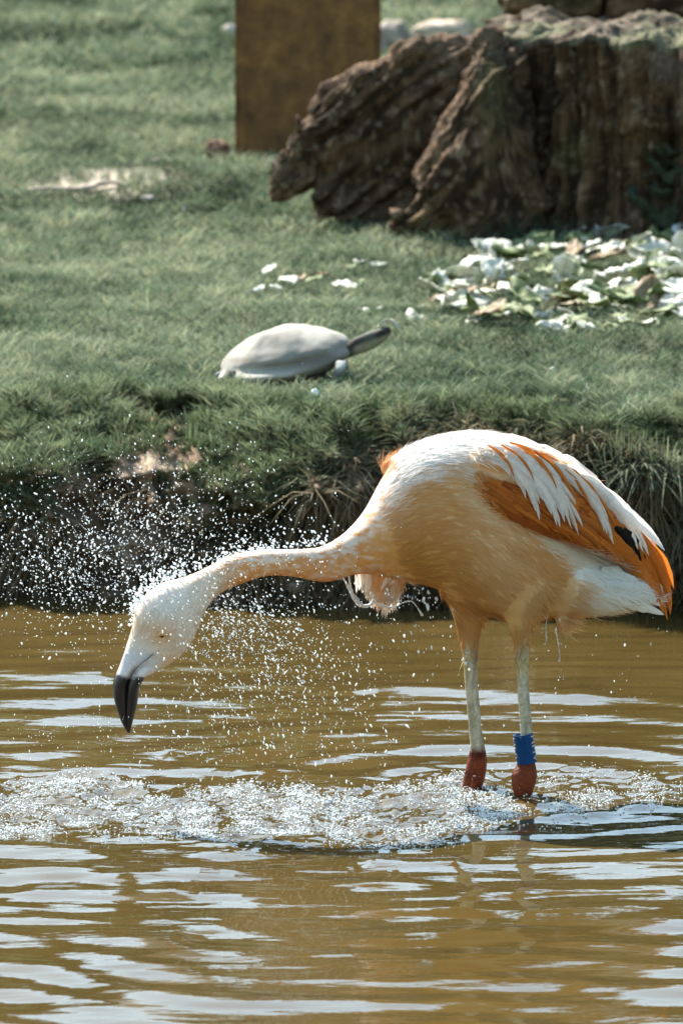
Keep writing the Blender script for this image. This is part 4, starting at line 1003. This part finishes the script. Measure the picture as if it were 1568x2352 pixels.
# -- bill: two mandibles, black from the bend to the tip
LO = [(287, 1496), (273, 1534), (262, 1560), (260, 1590), (267, 1625), (279, 1658), (293, 1683)]
MO = [(345, 1508), (322, 1526), (306, 1545), (296, 1573), (293, 1608), (292, 1645), (296, 1683)]
RO = [(374, 1530), (352, 1546), (336, 1556), (321, 1580), (315, 1620), (306, 1655), (299, 1684)]
bill = None
def mandible(name, A, B, bs, parent, grow):
    st = [(a_[0], a_[1], b_[0], b_[1], w_) for a_, b_, w_ in zip(A, B, bs)]
    V, F = img_loft(st, HY-.006, n=8, nr=30, pw=2.2); q, w = proj(V)
    n = fbm(V[:, 0]*90, V[:, 1]*90, V[:, 2]*90, s=951, o=3)
    c = mixc((0.66, 0.60, 0.56), (0.60, 0.44, 0.36), sst(-.2, .7, n)*.6)
    c = mixc(c, (0.014, 0.010, 0.009), sst(1550, 1560, w-(q-290)*.10+9*n))
    return obj(name, mesh_np(name, V, F, c), M_BILL, parent)
M_BILL = attr_mat('bill horn', 0.32, 0, 0.5, 150, .15, .2, .001)
bill = mandible('upper_mandible', LO, MO, [14, 22, 25, 22, 17, 11, 3], fl, 0)
mandible('lower_mandible', [(a_[0]-4, a_[1]-2) for a_ in MO], RO, [12, 21, 26, 25, 19, 12, 3], fl, 0)
V, F = [], []
# gape line: a thin dark seam between the mandibles
q = crom(np.array([(352, 1502), (341, 1511), (322, 1526), (306, 1545), (298, 1560)], float), 6); C = at(q[:, 0], q[:, 1], HY-.006-24*K*np.linspace(1.02, 1.02, len(q)))
rr = np.full(len(q), 2.0*K); V, F = loft(C, np.stack([rr, 0*rr, rr*.4], -1), np.stack([0*rr, rr*2, 0*rr], -1), 8)
obj('mouth_line', mesh_np('mouth_line', V, F, np.tile((.03, .014, .01), (len(V), 1))), M_BILL, bill)
def ball(name, p, r, m, parent, seg=16):
    bm = bmesh.new(); bmesh.ops.create_uvsphere(bm, u_segments=seg, v_segments=seg//2+2, radius=r); bmesh.ops.translate(bm, verts=bm.verts, vec=Vector(p))
    for f in bm.faces: f.smooth = True
    me = bpy.data.meshes.new(name); bm.to_mesh(me); bm.free(); return obj(name, me, m, parent)
h = body_tree.ray_cast(Vector((0, 0, CAMH)), Vector(rays(372, 1459)).normalized())
ey = np.array(h[0]) if h[0] else at(372, 1459, HY-.03)
eye = ball('eye', ey+[0, .0022, 0], .0042, M_EYE, fl)
# eyelid: a lens of skin that nearly closes the eye
V, F = img_loft([(357, 1462, 358, 1465, 2), (366, 1452, 367, 1461, 7), (376, 1450, 377, 1461, 8), (386, 1458, 387, 1464, 4)], float(ey[1]), n=4, nr=14)
obj('eyelid', mesh_np('eyelid', V, F, np.tile((.62, .36, .18), (len(V), 1))), M_SKIN, eye)

# -- leg band with its lettering
def band():
    c0 = at(1209, 1752, LY2); c1 = at(1200, 1686, LY2); ax = c1-c0; H = np.linalg.norm(ax); ax /= H
    r = 23.5*K; e1 = unit(np.array([1, 0, 0])-ax[0]*ax); e2 = np.cross(ax, e1)
    th = np.linspace(0, 2*np.pi, 40, endpoint=False); ring = np.cos(th)[:, None]*e1+np.sin(th)[:, None]*e2
    ro, ri = r, r-.0022
    V = np.vstack([c0+ring*ro, c0+ax*H+ring*ro, c0+ax*H+ring*ri, c0+ring*ri]); n = 40; j = np.arange(n); jn = (j+1) % n
    F = np.vstack([np.stack([k*n+j, k*n+jn, ((k+1) % 4)*n+jn, ((k+1) % 4)*n+j], -1) for k in range(4)])
    bo = obj('leg_band', mesh_np('leg_band', V, F), M_BLUE, fl); tag(bo, 'blue plastic ring with pale engraved letters')
    bo.data.polygons.foreach_set('use_smooth', np.zeros(len(bo.data.polygons), bool))
    cu = bpy.data.curves.new('txt', 'FONT'); cu.size = 1.0; cu.align_x = 'CENTER'; cu.extrude = 0
    def letters(s, ang):
        cu.body = s; to = bpy.data.objects.new('txt', cu); COL.objects.link(to)
        dg = bpy.context.evaluated_depsgraph_get(); dg.update()
        me = bpy.data.meshes.new_from_object(to.evaluated_get(dg)); bpy.data.objects.remove(to)
        bm = bmesh.new(); bm.from_mesh(me); bmesh.ops.triangulate(bm, faces=bm.faces)
        for _ in range(2): bmesh.ops.subdivide_edges(bm, edges=[e for e in bm.edges if e.calc_length() > .12], cuts=1)
        bmesh.ops.triangulate(bm, faces=bm.faces)
        sx = .0155; L = max(v.co.x for v in bm.verts)-min(v.co.x for v in bm.verts); sl_ = H*.90/L
        for v in bm.verts:
            a = ang+(v.co.y-.35)*sx/r; rr = r+.0004
            p = c0+ax*(H*.5-v.co.x*sl_)+(math.cos(a)*e1+math.sin(a)*e2)*rr
            v.co = Vector(p)
        m2 = bpy.data.meshes.new('lettering'); bm.to_mesh(m2); bm.free(); obj('lettering', m2, M_INK, bo)
    # seen on the two flanks of the ring; towards the camera is -y
    sgn = -1 if e2[1] > 0 else 1
    letters('HHV', sgn*math.radians(24)); letters('HHV', sgn*math.radians(168))
band()

# ------------------------------------------------------------------ spray, splash and foam
bm = bmesh.new(); bmesh.ops.create_icosphere(bm, subdivisions=1, radius=1)
ICV = np.array([v.co[:] for v in bm.verts]); ICF = np.array([[v.index for v in f.verts] for f in bm.faces]); bm.free()
def drops(P, r, D, el, wob=.18):
    """P centres, r radii, D stretch direction, el stretch factor"""
    n = len(P); D = unit(D); a = unit(np.cross(D, np.array([.3, .9, .2]))); b = np.cross(D, a)
    U = ICV[None]*(1+.6*wob*rng.standard_normal((n, len(ICV), 1)))*r[:, None, None]
    V = P[:, None]+D[:, None]*(U[..., :1]*el[:, None, None])+a[:, None]*U[..., 1:2]+b[:, None]*U[..., 2:]
    F = (ICF[None]+(np.arange(n)*len(ICV))[:, None, None]).reshape(-1, 3)
    return V.reshape(-1, 3), [F]
def cloud(n, cx, cy, rx, ry, Yc, Ys, rmin, rmax, vx, vy, el=1.6, jx=.35, rot=0):
    u, v = rng.normal(0, 1, n)*rx, rng.normal(0, 1, n)*ry; c, s = math.cos(rot), math.sin(rot)
    px, py = cx+u*c-v*s, cy+u*s+v*c
    P = at(px, py, Yc+rng.normal(0, Ys, n))
    r = .64*(rmin+(rmax-rmin)*rng.random(n)**4.0)
    D = np.stack([vx+rng.normal(0, jx, n), rng.normal(0, .3, n), -(vy+rng.normal(0, jx, n))], 1)
    ok = P[:, 2] > .012
    return drops(P[ok], r[ok], D[ok], 1.05*el*rng.uniform(.7, 1.5, ok.sum()))
mm = .001
sp = [cloud(900, 300, 1255, 135, 75, HY, .06, .7*mm, 2.3*mm, -.35, .75, 1.7, rot=-.35),
      cloud(850, 190, 1240, 165, 100, HY, .10, .6*mm, 2.2*mm, .35, .85, 1.7),
      cloud(600, 130, 1310, 140, 60, HY, .12, .6*mm, 2.0*mm, .8, .35, 1.8),
      cloud(300, 330, 1120, 190, 90, HY, .10, .6*mm, 1.7*mm, .3, 1, 1.9),
      cloud(360, 560, 1235, 120, 55, HY, .08, .7*mm, 2.0*mm, .2, .6, 1.3),
      cloud(900, 520, 1430, 70, 60, HY, .07, .7*mm, 2.1*mm, .6, .7, 1.6),
      cloud(900, 620, 1490, 110, 90, HY-.01, .10, .6*mm, 2.2*mm, .5, .9, 1.8),
      cloud(600, 640, 1620, 150, 100, HY-.03, .12, .5*mm, 2.1*mm, .15, 1, 2.2),
      cloud(500, 420, 1690, 240, 70, HY-.03, .14, .5*mm, 1.5*mm, .1, 1, 2.4),
      cloud(260, 220, 1430, 140, 60, HY, .1, .6*mm, 1.9*mm, .4, .8, 1.5),
      cloud(260, 760, 1580, 120, 130, FY-.05, .1, .6*mm, 2.4*mm, .05, 1, 2.0),
      cloud(90, 600, 1290, 90, 22, HY+.03, .02, .8*mm, 1.8*mm, .2, .6, 1.2)]
# rim of drops flying off the head and along the neck
t = rng.random(420); hx = np.interp(t, [0, .3, .6, 1], [305, 330, 430, 760]); hy = np.interp(hx, [305, 310, 330, 370, 430, 480, 530, 600, 760], [1450, 1410, 1374, 1340, 1322, 1302, 1275, 1262, 1252])
sp.append(drops(at(hx-rng.exponential(9, 420), hy-rng.exponential(11, 420), HY+rng.normal(0, .02, 420)), rng.uniform(.6, 1.9, 420)*mm, np.stack([-rng.random(420), 0*t, rng.random(420)], 1), rng.uniform(1, 2, 420)))
# under the belly and the tail
def shower(pts, n, sx, sy, r0, r1, Y):
    out = []
    for (x, y) in pts:
        out.append(cloud(n, x, y, sx, sy, Y, .05, r0*mm, r1*mm, 0, 1, 1.5, .2))
    return out
sp += shower([(960, 1375), (930, 1368)], 26, 22, 14, 1.0, 4.2, FY-.05)
sp += shower([(1000, 1440), (960, 1470), (1030, 1500)], 12, 30, 40, 1.0, 3.6, FY-.04)
sp += shower([(1270, 1500), (1240, 1470), (1285, 1550)], 7, 18, 40, 1.0, 3.2, FY-.02)
sp += shower([(1400, 1500), (1500, 1430), (1430, 1560)], 5, 40, 30, .8, 2.8, FY+.05)
sp += shower([(1100, 1600), (1250, 1640), (1400, 1640), (950, 1650), (850, 1700), (1300, 1700)], 12, 90, 60, .7, 2.4, FY-.06)
V, F = join(sp)
tag(obj('water_spray', mesh_np('water_spray', V, F), M_DROP), 'cloud of glittering water drops flying around the flamingo head and neck', 'spray', kind='stuff')
# curling ropes of water hanging from the breast
def rope(pts, rad, Y):
    q = crom(np.array(pts, float), 6); C = at(q[:, 0], q[:, 1], Y); n = len(q)
    r = np.interp(np.linspace(0, 1, n), np.linspace(0, 1, len(rad)), rad)*K*(1+.25*fbm(np.arange(n)*.7, np.zeros(n), s=int(pts[0][0]), o=2))
    tg = unit(np.gradient(C, axis=0)); a = unit(np.cross(tg, np.array([0, 1., 0])))
    return loft(C, a*r[:, None], np.stack([0*r, r, 0*r], -1), 12)
sp_o = empty('splash', at(850, 1390, FY-.06), 'curling clear ropes of water dripping from the flamingo breast and belly', 'splash')
for rp in (rope([(782, 1318), (795, 1340), (806, 1362), (820, 1384), (836, 1392), (852, 1388), (858, 1372), (850, 1362)], [1.5, 2.5, 3.5, 4.5, 4, 3, 2], FY-.03),
           rope([(800, 1310), (803, 1338), (810, 1362), (824, 1380)], [2.5, 2, 2, 3], FY-.025),
           rope([(858, 1380), (880, 1392), (905, 1394), (925, 1384), (946, 1382), (960, 1398), (970, 1414)], [3.5, 3, 2, 1.5, 1.2, 1.2, 3], FY-.02),
           rope([(1256, 1412), (1252, 1440), (1254, 1465), (1250, 1482)], [1.2, .8, 1.6, .8], FY-.03), rope([(1274, 1440), (1280, 1470), (1284, 1500), (1283, 1520)], [2, 1, 1, 2], FY-.02)):
    obj('water_rope', mesh_np('water_rope', *rp), M_CLEAR, sp_o)
# foam on the churned water
n = 80000; px = rng.uniform(-160, 1740, n); py = rng.uniform(1740, 1990, n); P = onz(px, py, 0); m = foam_mask(P[:, 0], P[:, 1])
cl = fbm(P[:, 0]*30, P[:, 1]*14, s=961, o=3)
k = rng.random(n) < m*np.clip(.40+cl*.9, 0, 1); P = P[k]; m = m[k]
P[:, 2] = wave(P[:, 0], P[:, 1])+rng.exponential(.0012, len(P))
V, F = drops(P, rng.uniform(.30, 1.15, len(P))*mm, np.tile((1., .1, 0), (len(P), 1))+rng.normal(0, .4, (len(P), 3)), rng.uniform(1, 1.8, len(P)))
ps = []
for (x, y, s_, c_) in ((1100, 1800, 40, 90), (1205, 1832, 30, 70), (880, 1890, 60, 70), (400, 1850, 260, 300), (100, 1840, 150, 200), (1450, 1790, 90, 120)):
    ps.append(cloud(c_, x, y, s_, 16, float(onz(x, y, 0)[1]), .04, .6*mm, 2.4*mm, 0, -1, 1.3))
V, F = join([(V, F)]+ps)
tag(obj('foam', mesh_np('foam', V, F), M_FOAM), 'white froth and bubbles on the churned water around the flamingo legs', 'foam', kind='stuff')

# ------------------------------------------------------------------ what stands behind the lawn: a tall hedge
def hedge():
    Y0 = 26.4; H = 4.4
    e = empty('hedge', (0, Y0+1, LAWN), 'tall dark hedge closing the lawn behind the post and stump', 'hedge')
    nx_ = 90
    xx = np.linspace(-16, 16, nx_); th = np.linspace(0, np.pi, 26)
    X, T = np.meshgrid(xx, th)
    hh = H*(1+.10*fbm(X*.5, T*0, s=971, o=3)); b = .9*(1+.2*fbm(X*.8, T*2, s=973, o=3))
    Z = hh*np.sin(T)**.45-.05; Yy = Y0+1-np.sign(np.cos(T))*np.abs(np.cos(T))**.6*b
    V = np.stack([X, Yy, LAWN+Z], -1).reshape(-1, 3)
    i, j = np.meshgrid(np.arange(25), np.arange(nx_-1), indexing='ij'); a = i*nx_+j
    F = np.stack([a, a+1, a+nx_+1, a+nx_], -1).reshape(-1, 4)
    me = mesh_np('branches', V, F, np.tile((.018, .022, .010), (len(V), 1)))
    P, N = sample_mesh(me, 26000); N = np.where(((P-[0, Y0+1, LAWN+1])*N*[0, 1, 1]).sum(1)[:, None] < 0, -N, N)
    obj('branches', me, M_GROUND, e)
    m = len(P); D = unit(N+rng.normal(0, .7, (m, 3))); ln = rng.uniform(.08, .2, m)
    c = np.array((.045, .065, .026))*rng.uniform(.6, 1.5, (m, 1))
    V, F, C = blades(P, D*ln[:, None], rng.normal(0, .03, (m, 3)), rng.uniform(.05, .10, m), c, c)
    q = obj('leaves', mesh_np('leaves', V, F, C, smooth=False), M_GRASS, e); q['kind'] = 'stuff'
hedge()
for o in S.objects:
    if '_o' in o: del o['_o']
bpy.data.meshes.remove(bme); bpy.data.meshes.remove(bme2)
